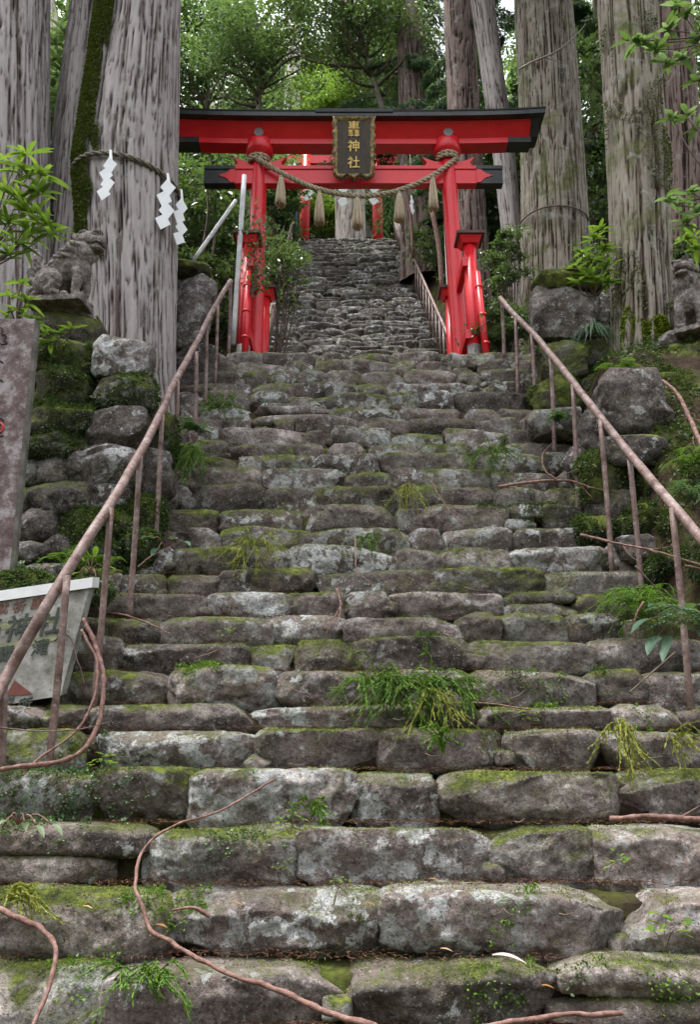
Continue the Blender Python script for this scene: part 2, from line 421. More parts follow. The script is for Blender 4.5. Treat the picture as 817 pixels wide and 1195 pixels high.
M['rope_dark'] = simple_mat('grey_old_rope', (.07, .062, .05), (.25, .22, .18), 24, .9, .004, 80)
M['straw'] = simple_mat('pale_straw', (.38, .30, .20), (.62, .52, .38), 30, .8, .003, 80, .3, (4, 4, .4))
M['paper'] = simple_mat('white_paper', (.74, .75, .78), (.86, .87, .89), 3, .7, .001, 20)
M['pvc'] = simple_mat('pale_pole', (.42, .44, .46), (.66, .67, .68), 9, .5, .002, 40)
M['blue'] = simple_mat('blue_wrap', (.03, .10, .22), (.08, .25, .42), 9, .5)
t = NT('purple_post_paint'); co = t.coord(); n1 = t.noise(7, 8, .75, co); n2 = t.noise(60, 4, .7, co)
c = t.ramp(n1, [(.40, (.075, .045, .045)), (.5, (.135, .098, .10)), (.60, (.30, .27, .28))])
c = t.mix(t.ramp(n2, [(.62, 0), (.70, .7)]), c, (.50, .46, .50))
M['postpaint'] = t.done(t.bsdf(c, .8, t.bump(n2, .5, .003), .3))
M['postside'] = simple_mat('grey_post_side', (.06, .055, .045), (.17, .16, .14), 9, .85, .004, 40)
t = NT('white_sign_stone'); co = t.coord(); n1 = t.noise(5, 8, .75, co); n2 = t.noise(35, 5, .7, co)
c = t.ramp(n1, [(.35, (.09, .085, .07)), (.5, (.22, .215, .195)), (.65, (.38, .38, .36))])
c = t.mix(t.ramp(n2, [(.56, 0), (.66, .7)]), c, (.085, .075, .065))
M['sign'] = t.done(t.bsdf(c, .85, t.bump(n2, .5, .003), .3))
M['signtop'] = simple_mat('white_sign_cap', (.70, .71, .74), (.86, .86, .88), 6, .7, .002, 40)
M['algae'] = simple_mat('algae_band', (.11, .125, .055), (.24, .25, .15), 9, .85, .002, 40)
M['ink'] = simple_mat('dark_lettering', (.022, .03, .026), (.05, .06, .05), 12, .7)
M['inkred'] = simple_mat('brown_lettering', (.10, .045, .035), (.18, .085, .07), 12, .7)
M['redtri'] = simple_mat('rust_red_paint', (.08, .022, .018), (.15, .045, .036), 12, .7)
M['carve'] = simple_mat('carved_stroke', (.02, .012, .012), (.06, .03, .03), 12, .9)
M['carvered'] = simple_mat('red_carved_stroke', (.35, .02, .02), (.5, .05, .04), 12, .7)
M['lantern'] = stone_mat('lantern_stone', .45, .8, lichen=.8, brown=.3)
M['shrinewood'] = simple_mat('dark_shrine_wood', (.03, .022, .018), (.09, .065, .05), 6, .8)
M['shrineroof'] = simple_mat('shrine_roof_shingle', (.05, .05, .05), (.12, .12, .12), 9, .8, .01, 30)
M['fallen'] = leaf_mat('fallen_leaf', [(.22, .08, .03), (.38, .20, .06), (.50, .42, .40)], .2, .6, .3)

# ------------------------------------------------------------------ stair profile (measured)
YS = [1130, 1040, 965, 900, 850, 820, 780, 745, 715, 690, 665, 635, 613, 588, 565, 544, 527, 514, 497, 486, 473, 455, 444, 431, 418, 409]
def zn(n): return 4.4 + .22 * n - .001 * n * n
STEPS = []   # (n, front y, top h)
for i, yy in enumerate(YS):
    n = i - 4; STEPS.append([n, zn(n), float(P(408, yy, zn(n))[2])])
_h = STEPS[0][2]
for k_ in range(1, 4): STEPS.insert(0, [-4 - k_, STEPS[0][1] - .27, STEPS[0][2] - .20])
GROUND = STEPS[0][2] - .2
LAND = STEPS[-1][2]                     # landing height
LANDY = STEPS[-1][1]
# flight two
F2Y0, F2N = 11.0, 50
F2TOP = P(402, 278, 21.1)
F2R = (F2TOP[2] - LAND) / F2N; F2T = (21.1 - F2Y0) / (F2N - 1)
def f2cx(y): return .14 - .031 * (y - 11.0)
def bprof(y):
    return np.interp(y, [s[1] for s in STEPS] + [11, 21.1, 25, 45, 80, 200], [s[2] for s in STEPS] + [LAND, F2TOP[2], F2TOP[2] + .1, 33, 56, 80])

# ------------------------------------------------------------------ terrain
def terrain_h(x, y):
    b = bprof(y)
    lft = np.interp(y, [-6, 2.8, 3.4, 4.2, 5.0, 5.8, 6.45, 6.62, 7.4, 8.4, 9.4, 11, 21, 25, 45, 80, 200],
                    [GROUND - .1, GROUND, -.85, -.25, .45, 1.15, 1.35, 3.0, 2.9, 3.5, LAND + .1, LAND + .6, F2TOP[2] + .8, F2TOP[2] + 1.0, 33, 56, 80])
    rgt = np.interp(y, [-6, 2.8, 3.4, 4.4, 5.0, 6.0, 7.0, 8.2, 9.4, 11, 21, 25, 45, 80, 200],
                    [GROUND, GROUND, -.7, .2, .95, 2.2, 3.4, 3.85, LAND + .1, LAND + .3, F2TOP[2] + .3, F2TOP[2] + 1.0, 33, 56, 80])
    lower = y < 10
    w0 = np.where(lower, -1.75, f2cx(y) - 1.68); w1 = np.where(lower, 2.10, f2cx(y) + 1.68)
    w1 = np.where(y < 4.2, 2.9, w1); w0 = np.where(y < 4.0, -2.8, w0)
    sL = np.clip((w0 - x) / .35, 0, 1); sR = np.clip((x - w1) / .35, 0, 1)
    h = b - .42
    lx = np.maximum(w0 - x, 0); rx = np.maximum(x - w1, 0)
    hl = lft + np.where(y > 8.5, .22, .05) * np.minimum(lx, 12); hr = rgt + np.where(y > 8.5, .10, .30) * np.minimum(rx, 12)
    h = h * (1 - sL) * (1 - sR) + hl * sL + hr * sR
    out = np.maximum(sL, sR)
    pts = np.stack([x, y, np.zeros_like(x)], -1)
    h = h + out * (fbm(pts.reshape(-1, 3) * .9, 4, 3).reshape(x.shape) * .22 + fbm(pts.reshape(-1, 3) * 5, 3, 8).reshape(x.shape) * .05)
    return h

def grid_mesh(xs, ys):
    X, Y = np.meshgrid(xs, ys); Z = terrain_h(X, Y); nx, ny = len(xs), len(ys)
    V = np.stack([X, Y, Z], -1).reshape(-1, 3)
    i = np.arange(ny - 1)[:, None] * nx; j = np.arange(nx - 1)[None, :]
    q = np.stack([i + j, i + j + 1, i + j + 1 + nx, i + j + nx], -1).reshape(-1, 4)
    return V, q
xs = np.unique(np.concatenate([np.linspace(-150, -12, 30), np.linspace(-12, -5, 30), np.linspace(-5, 5, 160), np.linspace(5, 12, 30), np.linspace(12, 150, 30)]))
ys = np.unique(np.concatenate([np.linspace(-40, 2, 20), np.linspace(2, 12, 170), np.linspace(12, 28, 130), np.linspace(28, 200, 60)]))
V, q = grid_mesh(xs, ys)
mb = MB(); mb.add(V, q); mb.build('hillside', M['soil'], kind='structure')

# ------------------------------------------------------------------ stairs
def course(mb, y, h, x0, x1, rise, dep, res, r, wmin, wmax, jig=.03):
    x = x0 - r.uniform(0, .15)
    while x < x1:
        w = wmin + (wmax - wmin) * r.random() ** 1.2
        if r.random() < .05 and rise > .12:      # two thin stones one on the other
            hh = rise * r.uniform(.42, .58)
            rock(mb, (x + w / 2, y + dep / 2 + r.normal() * jig * .5, h - hh / 2 + .004), (w * 1.02, dep, hh * 1.05), res, int(r.integers(1e6)), 6, 6, .9, r.normal() * .04, r.normal() * .03)
            rock(mb, (x + w / 2 + r.normal() * .05, y + dep / 2 - .01, h - hh - (rise - hh) / 2), (w * r.uniform(.8, 1.0), dep, (rise - hh) * 1.15), res, int(r.integers(1e6)), 5, 6, .9, r.normal() * .04)
        else:
            dh = r.uniform(-.032, .010) if rise > .1 else 0
            hh = rise * r.uniform(1.02, 1.18)
            yj = r.normal() * jig
            rock(mb, (x + w / 2, y + dep / 2 + yj, h + dh - hh / 2), (w * 1.015, dep, hh), res, int(r.integers(1e6)), r.uniform(5, 11), int(r.integers(8, 16)), r.uniform(.9, 1.5), r.normal() * .05, r.normal() * .018, cutlo=.74, over=r.uniform(.02, .30) * rise)
            if r.random() < .26:                 # chock stone in the joint
                s = rise * r.uniform(.3, .55)
                rock(mb, (x + w, y + .06 + r.normal() * .01, h - rise + s / 2 + r.uniform(-.02, .05)), (s * r.uniform(1, 1.5), .14, s), res, int(r.integers(1e6)), 8, 14, .8, cutlo=.6)
        x += w

STEP_S = []; MOSS_S = []
def sample(mb, n, r, store, extra=0):
    V = np.concatenate(mb.V); Q = np.concatenate(mb.Q); k = r.integers(0, len(Q), n); f = V[Q[k]]
    nn = np.cross(f[:, 1] - f[:, 0], f[:, 2] - f[:, 0]); ar = np.linalg.norm(nn, axis=1); nn /= ar[:, None] + 1e-12
    u = r.random((n, 1)); w = r.random((n, 1)); p = (f[:, 0] * (1 - u) + f[:, 1] * u) * (1 - w) + (f[:, 3] * (1 - u) + f[:, 2] * u) * w
    store.append(np.concatenate([p, nn, np.full((n, 1), extra)], 1))
def edges(n, y):
    """left and right end of a step of the lower flight"""
    if n <= -1: return -3.1, 3.1
    if n == 0: return -2.6, 2.6
    if n == 1: return -2.1, 2.3
    return -1.72, 2.1
stairs = thing('stone_staircase', (0, STEPS[0][1], GROUND), 'broad flight of rough mossy stone steps in the foreground climbing to the red gate', 'staircase')
for n, y, h in STEPS:
    r = np.random.default_rng(100 + n)
    prev = h - .21
    k_ = [s[0] for s in STEPS].index(n)
    rise = h - (STEPS[k_ - 1][2] if k_ else GROUND)
    res = .0125 if n < 0 else (.015 if n < 4 else (.02 if n < 10 else .026))
    mb = MB(); x0, x1 = edges(n, y)
    big = 1.0 if n < 3 else .8
    course(mb, y, h, x0, x1, rise + .015, .34, res, r, .28 * big, 1.05 * big, .018 if n > 6 else .022)
    sample(mb, 26000 if n < 4 else (12000 if n < 12 else 6000), r, STEP_S, n)
    st_ = mb.build('step', M['step'] if n < 3 else M['step_mossy_shaded'], stairs)
# packed soil under and behind the stones: one stepped sheet
mb = MB(); xx = np.linspace(-3.2, 3.2, 200); prof = []
for k_, (n, y, h) in enumerate(STEPS):
    ny = STEPS[k_ + 1][1] if k_ + 1 < len(STEPS) else 11.2
    dn = .055 if n < 12 else .035
    prof += [(y + .09, h - .26), (y + .11, h - dn - .01)]
    m_ = 5 if ny - y < 1 else 30
    for f_ in np.linspace(.5, 1.0, m_): prof.append((y + .11 + (ny - y) * f_, h - dn + .02 * f_))
    hmin = STEPS[k_][0]
prof = [p for p in prof]
Yp = np.array([p[0] for p in prof]); Hp = np.array([p[1] for p in prof])
X, Yg = np.meshgrid(xx, Yp); Hg = np.repeat(Hp[:, None], len(xx), 1)
nb = fbm(np.stack([X, Yg, Hg], -1).reshape(-1, 3) * 9, 3, 2).reshape(X.shape)
Hg = Hg + nb * .02
wid = np.where(Yg > 4.9, (X > 2.12) | (X < -1.76), False)
Hg = np.where(wid, Hg - .5, Hg)
nx_, ny_ = len(xx), len(Yp); i = np.arange(ny_ - 1)[:, None] * nx_; j = np.arange(nx_ - 1)[None, :]
mb.add(np.stack([X, Yg, Hg], -1).reshape(-1, 3), np.stack([i + j, i + j + 1, i + j + 1 + nx_, i + j + nx_], -1).reshape(-1, 4))
mb.build('packed_soil', M['soil'], stairs)

upper = thing('stone_staircase', (0, F2Y0, LAND), 'steep narrow upper stone stairway seen through the red gate, with many thin dark steps', 'staircase')
for k_ in range(F2N):
    y = F2Y0 + k_ * F2T; h = LAND + (k_ + 1) * F2R; r = np.random.default_rng(900 + k_)
    if h / y < .47: res = .08
    else: res = .038
    mb = MB(); c = f2cx(y)
    course(mb, y, h, c - 1.60, c + 1.48, F2R + .01, .30, res, r, .26, .8, .03)
    box(mb, (c, y + .30, h - .22), (3.1, .34, .36))
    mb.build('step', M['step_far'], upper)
# paved landing behind the torii: a few flat stones
mb = MB(); r = np.random.default_rng(5)
for yy in np.arange(LANDY + .35, 11.0, .42):
    x = -2.0
    while x < 2.3:
        w = r.uniform(.3, .7); rock(mb, (x + w / 2, yy, LAND - .09), (w, .44, .2), .05, int(r.integers(1e6)), 7, 4, .6); x += w
o = mb.build('landing_paving', M['step_far']); o['kind'] = 'structure'
# shrine court above the upper stairs
mb = MB()
mb.add([(-9, 21.3, F2TOP[2] - .02), (9, 21.3, F2TOP[2] - .02), (9, 25.5, F2TOP[2] + .12), (-9, 25.5, F2TOP[2] + .12)], [[0, 1, 2, 3]])
mb.build('path', M['soil'], kind='structure')

def ray_ground(x, y): return float(terrain_h(np.array([[x]]), np.array([[y]]))[0, 0])

# ------------------------------------------------------------------ walls and boulders from measured outlines
def rocks_thing(name, label, cat, items, mat, backing=None, res=.018, part='stone'):
    """items: (px, py, wpx, hpx, Y, material key or None)"""
    pts = [P(a[0], a[1], a[4]) for a in items]
    base = (float(np.mean([p[0] for p in pts])), float(np.mean([p[1] for p in pts])), float(min(p[2] for p in pts)) - .2)
    t_ = thing(name, base, label, cat)
    for i_, (a, p) in enumerate(zip(items, pts)):
        w, h_ = px2m(a[2], p), px2m(a[3], p) * 1.04
        mb = MB(); sd = (a[0] * 7919 + a[1] * 104729 + 5000) % 99991
        rock(mb, (p[0], p[1] + .12, p[2]), (w * 1.03, max(.32, w * .7), h_), res, sd, 5 + (sd % 5) * .8, 15, 1.0, ((sd % 13) - 6) * .02, ((sd % 11) - 5) * .018, cutlo=.66)
        if (a[5] or mat) == 'wall_moss' and part == 'stone': sample(mb, 4800, np.random.default_rng(sd), MOSS_S)
        mb.build(part, M[a[5] or mat], t_)
    if backing:
        mb = MB()
        for (x0, y0, z0, x1, y1, z1) in backing: box(mb, ((x0 + x1) / 2, (y0 + y1) / 2, (z0 + z1) / 2), (x1 - x0, y1 - y0, z1 - z0))
        mb.build('earth_core', M['soil'], t_)
    return t_

WL = 6.0
left_wall_items = [
    (76, 413, 54, 44, 6.05, 'wall_moss'), (140, 414, 64, 56, 6.0, 'wall'), (48, 418, 40, 40, 6.1, 'wall_moss'),
    (72, 452, 62, 44, 6.0, 'wall_moss'), (141, 456, 66, 46, 5.98, 'wall_moss'), (40, 470, 44, 42, 6.1, 'wall_moss'),
    (66, 486, 74, 40, 5.95, 'wall_moss'), (130, 497, 76, 46, 5.95, 'wall'), (60, 517, 76, 34, 5.93, 'wall_moss'),
    (119, 541, 78, 52, 5.92, 'wall'), (60, 547, 38, 34, 5.95, 'wall'), (30, 548, 34, 36, 6.0, 'wall'),
    (68, 580, 72, 38, 5.88, 'wall'), (122, 583, 46, 38, 5.9, 'wall'), (20, 584, 32, 34, 5.95, 'wall'),
    (46, 611, 54, 38, 5.85, 'wall'), (110, 612, 74, 40, 5.85, 'wall_moss'), (16, 618, 30, 30, 5.9, 'wall'),
    (33, 643, 34, 30, 5.82, 'wall'), (70, 641, 52, 34, 5.82, 'wall'), (112, 646, 56, 34, 5.8, 'wall_moss'), (8, 645, 26, 30, 5.85, 'wall'),
    (160, 600, 46, 46, 5.95, 'wall_moss'), (158, 640, 40, 40, 5.85, 'wall_moss'),
    (170, 560, 50, 46, 6.1, 'wall'), (176, 505, 40, 60, 6.25, 'wall_moss'), (170, 535, 44, 36, 6.2, 'wall'),
    (-10, 480, 60, 60, 6.2, 'wall_moss'), (-12, 540, 60, 60, 6.2, 'wall'), (-12, 600, 60, 60, 6.1, 'wall'), (-14, 425, 60, 60, 6.2, 'wall_moss'),
    (50, 672, 70, 30, 5.7, 'wall'), (110, 676, 60, 30, 5.7, 'wall_moss'), (-5, 672, 44, 30, 5.7, 'wall')]
rocks_thing('retaining_wall', 'dry stone retaining wall of stacked grey and mossy boulders under the left lion dog statue', 'wall', left_wall_items, 'wall',
            [(-4.2, 6.35, .6, -1.95, 6.9, 2.95)])
rocks_thing('moss_covered_kerb', 'low bank of bright moss behind the leaning white sign at far left', 'stone kerb',
            [(25, 684, 70, 30, 4.9, 'wall_moss'), (85, 690, 60, 28, 5.0, 'wall_moss'), (-30, 690, 60, 30, 4.9, 'wall_moss')], 'wall_moss')
# plinth under the left lion
rocks_thing('statue_plinth', 'moss covered stone plinth carrying the left lion dog statue', 'plinth',
            [(70, 382, 84, 36, 6.35, 'wall_moss'), (70, 364, 66, 14, 6.4, 'statue')], 'wall_moss', part='slab')
# tall gate boulder left, in front of the torii
rocks_thing('stone_pillar', 'tall pillar of two stacked dark boulders with a mossy top left of the red gate', 'stone pillar',
            [(222, 357, 46, 100, 8.3, 'wall'), (222, 440, 52, 90, 8.25, 'wall'), (222, 309, 44, 16, 8.25, 'cap_moss'), (206, 500, 44, 60, 8.0, 'wall_moss')], 'wall')
rocks_thing('stone_pillar', 'squat pillar of boulders with a bright mossy cap stone behind the right handrail', 'stone pillar',
            [(664, 360, 72, 66, 7.6, 'wall'), (664, 327, 70, 20, 7.5, 'cap_moss'), (705, 366, 46, 66, 7.9, 'wall'), (664, 420, 62, 46, 7.5, 'wall_moss'), (700, 415, 44, 46, 7.8, 'wall_moss'),
             (655, 457, 56, 42, 7.3, 'wall_moss'), (697, 458, 46, 52, 7.5, 'wall_moss'), (650, 490, 60, 36, 7.0, 'wall'), (694, 500, 44, 40, 7.2, 'wall')], 'wall_moss')
right_wall_items = [
    (741, 471, 88, 84, 6.2, 'wall'), (745, 520, 66, 40, 6.0, 'wall'), (700, 505, 36, 60, 6.4, 'wall'), (790, 515, 56, 60, 6.2, 'wall_moss'),
    (800, 452, 62, 44, 6.6, 'wall_moss'), (706, 555, 40, 60, 6.1, 'wall_moss'), (740, 560, 54, 54, 6.2, 'wall_moss'), (785, 570, 84, 66, 6.1, 'wall_moss'),
    (722, 595, 54, 48, 6.1, 'wall'), (765, 612, 74, 52, 5.95, 'wall_moss'), (812, 620, 56, 60, 5.7, 'wall_moss'), (795, 658, 64, 40, 5.6, 'wall_moss'),
    (830, 560, 60, 60, 5.8, 'wall_moss'), (840, 500, 60, 70, 6.3, 'wall_moss'), (680, 540, 34, 50, 6.5, 'wall'), (745, 640, 50, 34, 5.8, 'wall'), (800, 490, 60, 50, 6.7, 'wall_moss'), (770, 545, 60, 40, 6.3, 'wall_moss'), (835, 440, 60, 60, 6.9, 'wall_moss'), (770, 440, 44, 30, 6.75, 'wall_moss'), (800, 478, 50, 40, 6.5, 'wall'), (735, 428, 44, 22, 6.9, 'wall_moss'), (700, 620, 44, 40, 6.0, 'wall_moss'), (850, 640, 60, 60, 5.1, 'wall_moss')]
rocks_thing('retaining_wall', 'tumbled wall of one big grey boulder above mossy rocks beside the right handrail', 'wall', right_wall_items, 'wall_moss')
rocks_thing('statue_plinth', 'sloping mossy stone block carrying the right lion dog statue', 'plinth',
            [(806, 418, 66, 40, 7.0, 'wall_moss'), (796, 400, 56, 30, 7.1, 'statue')], 'wall_moss', part='slab')

# ------------------------------------------------------------------ big trees
def trunk_mesh(cl, Y, seed, hb=None, ridge_amp=.030, flare=.35, res=.014, top_extra=9.0, fy=0.0, ridgef=16.0):
    """cl: list of (px centre, py, width px) from bottom to top"""
    pts = [P(a[0], a[1], Y) for a in cl]; rad = [px2m(a[2] / 2, p) for a, p in zip(cl, pts)]
    hs_ = [p[2] for p in pts]; xs_ = [p[0] for p in pts]
    sl_x = (xs_[-1] - xs_[0]) / (hs_[-1] - hs_[0]); sl_r = min(0, (rad[-1] - rad[0]) / (hs_[-1] - hs_[0]))
    h0 = hb if hb is not None else hs_[0]; htop = hs_[-1] + .6
    rm = np.mean(rad); nc = int(np.clip(2 * math.pi * rm / res, 40, 300)); nr = int((htop - h0) / (res * 2.2)); nr = min(nr, 420)
    H = np.concatenate([np.linspace(h0 - .3, htop, nr), np.linspace(htop, htop + top_extra, 14)[1:]])
    cx = np.interp(H, hs_, xs_); cx = np.where(H > hs_[-1], xs_[-1] + (H - hs_[-1]) * sl_x, cx)
    R = np.interp(H, hs_, rad); R = np.where(H > hs_[-1], np.maximum(rad[-1] + (H - hs_[-1]) * (sl_r - .012), .05), R)
    a = np.linspace(0, 2 * math.pi, nc, endpoint=False)
    A, HH = np.meshgrid(a, H); RR = np.repeat(R[:, None], nc, 1); CX = np.repeat(cx[:, None], nc, 1)
    off = seed * 7.7
    # large buttresses
    but = fbm(np.stack([np.cos(A) * 1.4 + off, np.sin(A) * 1.4, HH * .12], -1).reshape(-1, 3), 2, seed).reshape(A.shape)
    fl = np.exp(-np.maximum(HH - h0, 0) / .45) * flare
    RR = RR * (1 + but * .10 + fl * (1 + but * 1.2))
    # fibrous vertical bark plates
    wob = fbm(np.stack([A * 0 + HH * .8, np.cos(A) * 2, np.sin(A) * 2], -1).reshape(-1, 3) + off, 2, seed + 3).reshape(A.shape) * .10
    cs = np.stack([np.cos(A) * rm * ridgef + wob, np.sin(A) * rm * ridgef + wob, HH * 2.0], -1).reshape(-1, 3)
    cs = cs * np.array([1.75, 1.75, 1.25]); cz = np.array([1, 1, .24]); n1 = fbm(cs * cz + off, 2, seed + 1, .5).reshape(A.shape)
    n2 = fbm(cs * np.array([2.1, 2.1, .62]) + off, 2, seed + 2, .55).reshape(A.shape)
    n3 = fbm(cs * np.array([.8, .8, .42]) + off * 3, 3, seed + 6, .6).reshape(A.shape)
    fis = np.exp(-(n1 / .085) ** 2) + .75 * np.exp(-(n2 / .07) ** 2) * (n3 > -.25)
    brk = np.clip((fbm(cs * np.array([1.2, 1.2, 2.2]) + off * 2, 2, seed + 8).reshape(A.shape) - .22) * 4, 0, 1)   # broken plate ends
    hgt = np.clip(.46 + n3 * .50 - fis * .80 - brk * .15, -.8, .9)
    RR = RR + hgt * ridge_amp
    V = np.stack([CX + RR * np.cos(A), Y + fy + RR * np.sin(A), HH], -1).reshape(-1, 3)
    nh = len(H); i = np.arange(nh - 1)[:, None] * nc; j = np.arange(nc)[None, :]; k = (j + 1) % nc
    q = np.stack([i + j, i + k, i + k + nc, i + j + nc], -1).reshape(-1, 4)
    tone = np.clip(.5 + hgt * .55, 0, 1).ravel()
    return V, q, tone, (xs_[0], Y, h0), (H, cx, R)

def big_tree(name, label, cl, Y, mat, seed, hb=None, cat='tree', group=None, **kw):
    V, q, tone, base, prof = trunk_mesh(cl, Y, seed, hb, **kw)
    t_ = thing(name, base, label, cat, group)
    mb = MB(); mb.add(V, q, tone=tone); mb.build('trunk', M[mat], t_)
    t_['_x'] = 0; del t_['_x']
    return t_, prof

cedB, profB = big_tree('cedar_tree', 'huge grey cedar trunk with a white paper hung rope, rising behind the left lion dog', [(150, 545, 104), (152, 400, 100), (147, 200, 114), (163, 0, 90)], 7.6, 'bark_grey', 11, hb=2.5, flare=.28)
cedB2, _ = big_tree('cedar_tree', 'leaning cedar trunk pressed against the left side of the huge roped cedar', [(92, 330, 92), (101, 160, 74), (113, 0, 58)], 8.0, 'bark_grey', 12, hb=3.2, flare=.2)
cedA, _ = big_tree('cedar_tree', 'thick grey cedar trunk cut by the left edge of the photo', [(-8, 420, 124), (-6, 200, 120), (-4, 0, 118)], 7.4, 'bark_grey', 13, hb=2.9, flare=.2)
cedC, profC = big_tree('cedar_tree', 'stout cedar with a thin cord tied round it, behind the squat boulder pillar', [(650, 360, 78), (644, 200, 70), (634, 0, 64)], 11.6, 'bark_green', 14, hb=5.0, flare=.25)
cedD, profD = big_tree('cedar_tree', 'cedar trunk with bright moss at its foot, standing left of the right lion dog', [(752, 430, 66), (745, 200, 66), (732, 0, 62)], 7.6, 'bark_green', 15, hb=3.5, flare=.30)
cedE, _ = big_tree('cedar_tree', 'reddish blotched cedar trunk at the right edge behind the lion dog', [(800, 330, 40), (797, 180, 38), (786, 0, 36)], 10.2, 'bark_red', 16, hb=4.6, flare=.2)
cedF, _ = big_tree('cedar_tree', 'slender pale cedar leaning left between the gate and the stout corded cedar', [(607, 350, 24), (588, 180, 25), (563, 0, 26)], 12.0, 'bark_grey', 17, hb=5.4, flare=.15, ridge_amp=.015)
cedG, _ = big_tree('cedar_tree', 'dark reddish cedar trunk rising behind the right end of the gate beam', [(553, 310, 36), (545, 200, 38), (535, 0, 34)], 14.5, 'bark_red', 18, hb=8.0, flare=.15, res=.025)
cedH, _ = big_tree('cedar_tree', 'dark trunk beside the top of the upper handrail on the right', [(492, 320, 42), (487, 200, 40), (478, 60, 28)], 17.0, 'bark_red', 19, hb=10.8, flare=.15, res=.03)
cedK, _ = big_tree('cedar_tree', 'pale grey trunk seen under the gate beam straight above the upper stairs', [(409, 285, 36), (408, 200, 34), (404, 60, 24)], 27.0, 'bark_pale', 20, hb=15.5, flare=.1, res=.04)
cedI, _ = big_tree('cedar_tree', 'pale trunk far behind just above the gate beam, left of the name plaque', [(338, 280, 20), (341, 110, 18), (344, 0, 15)], 30.0, 'bark_pale', 21, hb=18.0, flare=.1, res=.05)
cedJ, _ = big_tree('cedar_tree', 'mottled pale trunk half hidden in leaves above the left end of the gate beam', [(252, 280, 18), (254, 110, 16), (256, 0, 14)], 26.0, 'bark_pale', 22, hb=17.0, flare=.1, res=.05)
cedL, _ = big_tree('cedar_tree', 'thin pinkish trunk between the two thick left cedars', [(90, 260, 13), (76, 100, 12), (56, 0, 11)], 16.0, 'bark_pale', 23, hb=9.0, flare=.1, res=.04)
cedN, _ = big_tree('cedar_tree', 'thin trunk in deep shade between the two mossy cedars on the right', [(712, 330, 16), (706, 160, 16), (700, 0, 14)], 15.0, 'bark_green', 24, hb=7.0, flare=.1, res=.04)

# high crowns of the near cedars (above the frame; they shade the stairs)
for k_, (tr_, cx_, cy_, cz_, rx_) in enumerate(((cedB, -2.3, 7.0, 15.5, 2.6), (cedA, -4.2, 7.0, 16.0, 2.4), (cedC, 3.0, 11.4, 19.0, 2.8), (cedD, 3.1, 7.4, 15.5, 2.6), (cedE, 4.6, 10.0, 18.0, 2.2), (cedF, 2.2, 11.6, 19.5, 2.0))):
    r = np.random.default_rng(300 + k_); mb = MB(); d_ = r.normal(size=(16, 3)); d_ /= np.linalg.norm(d_, axis=1)[:, None]
    C_ = np.array((cx_, cy_, cz_)) + d_ * r.random((16, 1)) ** .4 * np.array((rx_, rx_, 2.6)); q_ = C_[r.integers(0, 16, 3600)] + r.normal(size=(3600, 3)) * .42
    leaves(mb, q_, .34, .12, None, .4, .2, 300 + k_); mb.build('crown', M['leaf_dark'], tr_)

# moss carpets on trunks, made of tiny tufts
def trunk_moss(parent, prof, Y, rfun, seed, n, ang0, ang1, h0, h1, size=.035, name='moss'):
    r = np.random.default_rng(seed); H, cx, R = prof
    h = r.uniform(h0, h1, n); a0, a1 = np.radians(ang0), np.radians(ang1)
    u = r.random(n); keep = fbm(np.stack([u * 3, h * 1.5, h * 0], -1), 3, seed) + rfun(u, h) > 0
    u, h = u[keep], h[keep]; a = a0 + (a1 - a0) * u
    rr = np.interp(h, H, R) + .028; c = np.interp(h, H, cx)
    pos = np.stack([c + rr * np.cos(a), Y + rr * np.sin(a), h], -1)
    out = np.stack([np.cos(a), np.sin(a), np.full(len(a), -.4)], -1)
    mb = MB(); leaves(mb, pos, size, size * .6, out, .5, .0, seed); return mb.build(name, M['trunk_moss'], parent)
# the camera sees the -y side of a trunk: angles near -90 degrees
trunk_moss(cedB, profB, 7.6, lambda u, h: .55 - np.abs(u - .5) * 1.6, 1, 26000, -158, -104, 4.7, 9.2)
trunk_moss(cedB, profB, 7.6, lambda u, h: .05 - np.abs(u - .5), 2, 9000, -160, -110, 2.6, 4.9)

trunk_moss(cedD, profD, 7.6, lambda u, h: .25 - (h - 3.6) * .9, 3, 16000, -175, -30, 3.45, 4.4, .04, 'root_moss').data.materials[0] = M['bright_moss']
trunk_moss(cedD, profD, 7.6, lambda u, h: -.12, 4, 9000, -175, -20, 4.2, 8, .03)
trunk_moss(cedB, profB, 7.6, lambda u, h: -.02 - (h - 2.9) * .8, 5, 9000, -70, 10, 2.6, 3.6, .04, 'root_moss')
# ------------------------------------------------------------------ torii
TY = 9.9
def torii(name, label, xl, xr, xlt, xrt, Y, base, hs_, rp, kx0, kx1, nx0, nx1, front=True):
    """hs_: dict of heights"""
    t_ = thing(name, ((xl + xr) / 2, Y, base), label, 'torii gate')
    for xb, xt in ((xl, xlt), (xr, xrt)):
        mb = MB(); tube(mb, np.linspace((xb, Y, base - .1), (xt, Y, hs_['shb']), 12), np.linspace(rp * 1.04, rp * .96, 12), 32)
        p_ = mb.build('pillar', M['red'], t_)
        mb = MB(); z = hs_['shb']
        prf = [(rp, -.19), (rp * 1.12, -.185), (rp * 1.62, -.10), (rp * 1.74, -.085), (rp * 1.74, .075), (rp * 1.66, .09), (0, .09)]
        a = np.linspace(0, 2 * math.pi, 32, endpoint=False)
        v = np.concatenate([np.stack([xt + q_[0] * np.cos(a), Y + q_[0] * np.sin(a), np.full(32, z + q_[1])], -1) for q_ in prf])
        i = np.arange(len(prf) - 1)[:, None] * 32; j = np.arange(32)[None, :]; k = (j + 1) % 32
        mb.add(v, np.stack([i + j, i + k, i + k + 32, i + j + 32], -1).reshape(-1, 4)); mb.build('collar', M['red'], p_)
    return t_

